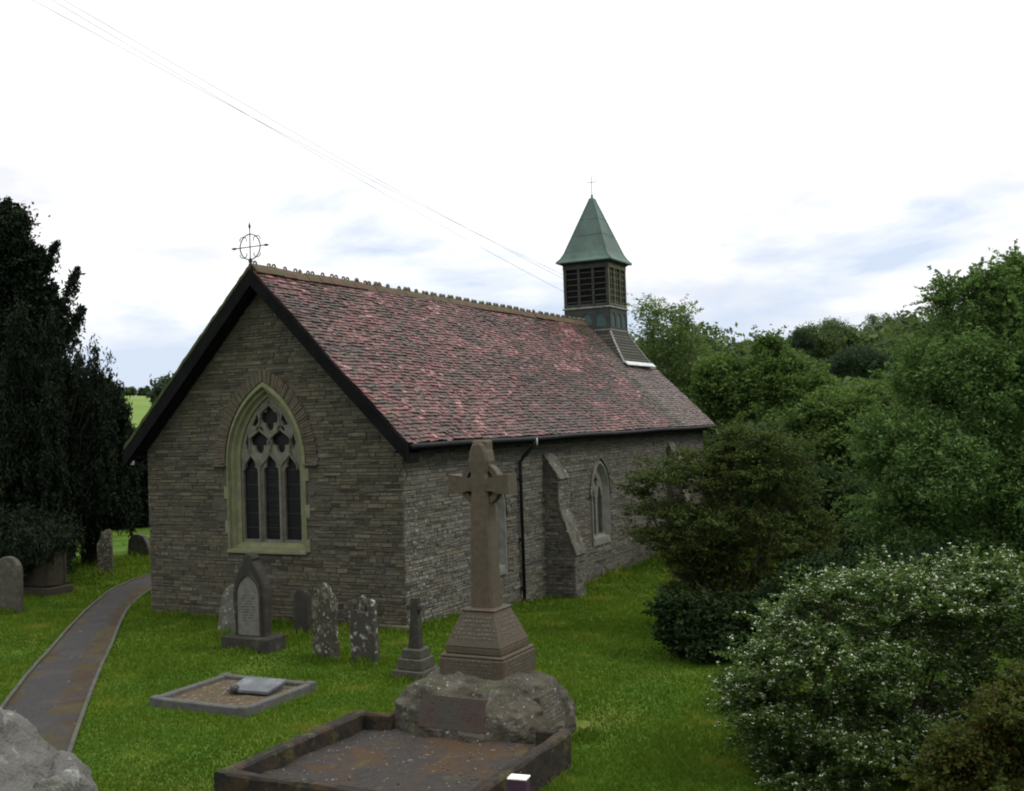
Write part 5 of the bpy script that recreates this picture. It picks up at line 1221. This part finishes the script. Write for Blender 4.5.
# ------------------------------------------------------------------ grass blades
def grass():
    n = 620000
    u = RS.rand(n)
    d = 9.5 + 26 * u ** 1.5; a = RS.uniform(-.56, .56, n)
    x = CAM.x + d * (FWD.x + a * RGT.x); y = CAM.y + d * (FWD.y + a * RGT.y)
    keep = np.ones(n, bool)
    keep &= ~((x > -.03) & (x < LN) & (y > -.05) & (y < W)); keep &= ~((x > PX0 - .02) & (x < PX1) & (y > PY0 - .02) & (y < PY1 + .02))
    keep &= ~((x > -6.07) & (x < -4.38) & (y > -1.23) & (y < .63)); keep &= ~((x > -6.4) & (x < -4.6) & (y > -5.8) & (y < -3.8))
    # off the path
    poly = [(p.x, p.y) for p in PL] + [(p.x, p.y) for p in PR[::-1]]; ins = np.zeros(n, bool)
    for (x1, y1), (x2, y2) in zip(poly, poly[1:] + poly[:1]):
        if y1 == y2: continue
        ins ^= ((y1 > y) != (y2 > y)) & (x < (x2 - x1) * (y - y1) / (y2 - y1) + x1)
    keep &= ~ins
    x, y, d = x[keep], y[keep], d[keep]; n = len(x)
    z = np.array([gz(p, q) for p, q in zip(x, y)])
    pat = np.array([mnoise.fractal(Vector((p * .45, q * .45, 5)), 1, 2, 4) for p, q in zip(x, y)])
    pat2 = np.array([mnoise.fractal(Vector((p * 1.1, q * 1.1, 15)), 1, 2, 4) for p, q in zip(x, y)])
    h = (.026 + .034 * RS.rand(n) ** 2) * (1 + .5 * pat) * (1 + .02 * (d - 10))
    # longer uncut grass against the stones
    for (sx, sy, r_) in STONE_SPOTS:
        near = np.hypot(x - sx, y - sy); h *= 1 + 3.0 * np.clip(1 - near / r_, 0, 1) ** 1.5
    nearwall = np.minimum(np.clip(1 - np.abs(x + .1) / .35, 0, 1) * ((y > -.3) & (y < 6.8)) + np.clip(1 - np.abs(y + .1) / .35, 0, 1) * (x > 0), 1); h *= 1 + 2.6 * nearwall * RS.uniform(.2, 1, n)
    h = np.maximum(h, .012)
    wv = (.004 + .0011 * (d - 8)) * RS.uniform(.7, 1.3, n); th = RS.uniform(0, 2 * math.pi, n)
    cx_, sx_ = np.cos(th) * wv, np.sin(th) * wv; lx, ly = RS.normal(0, .45, n) * h, RS.normal(0, .45, n) * h
    V = np.stack([np.stack([x - cx_, y - sx_, z - .01], 1), np.stack([x + cx_, y + sx_, z - .01], 1), np.stack([x + lx, y + ly, z + h], 1)], 1)
    v = np.clip(.40 + .30 * pat + .9 * np.clip(pat2 - .18, 0, 1) + RS.normal(0, .06, n), 0, 1)
    tag(quads('grass', V, v, MT['grass']), 'short mown green grass with paler worn patches covering the churchyard', 'grass', kind='stuff')
STONE_SPOTS = [(-5.3, -5.9, .4), (-4.5, -4.6, .5), (-5.6, -3.6, .4), (-7.0, -3.2, .3), (-8.0, -3.2, .3)] + [(o.location.x - .1, o.location.y, .6) for o in scene.collection.objects if o.get('category') in ('gravestone', 'tomb')]
grass()
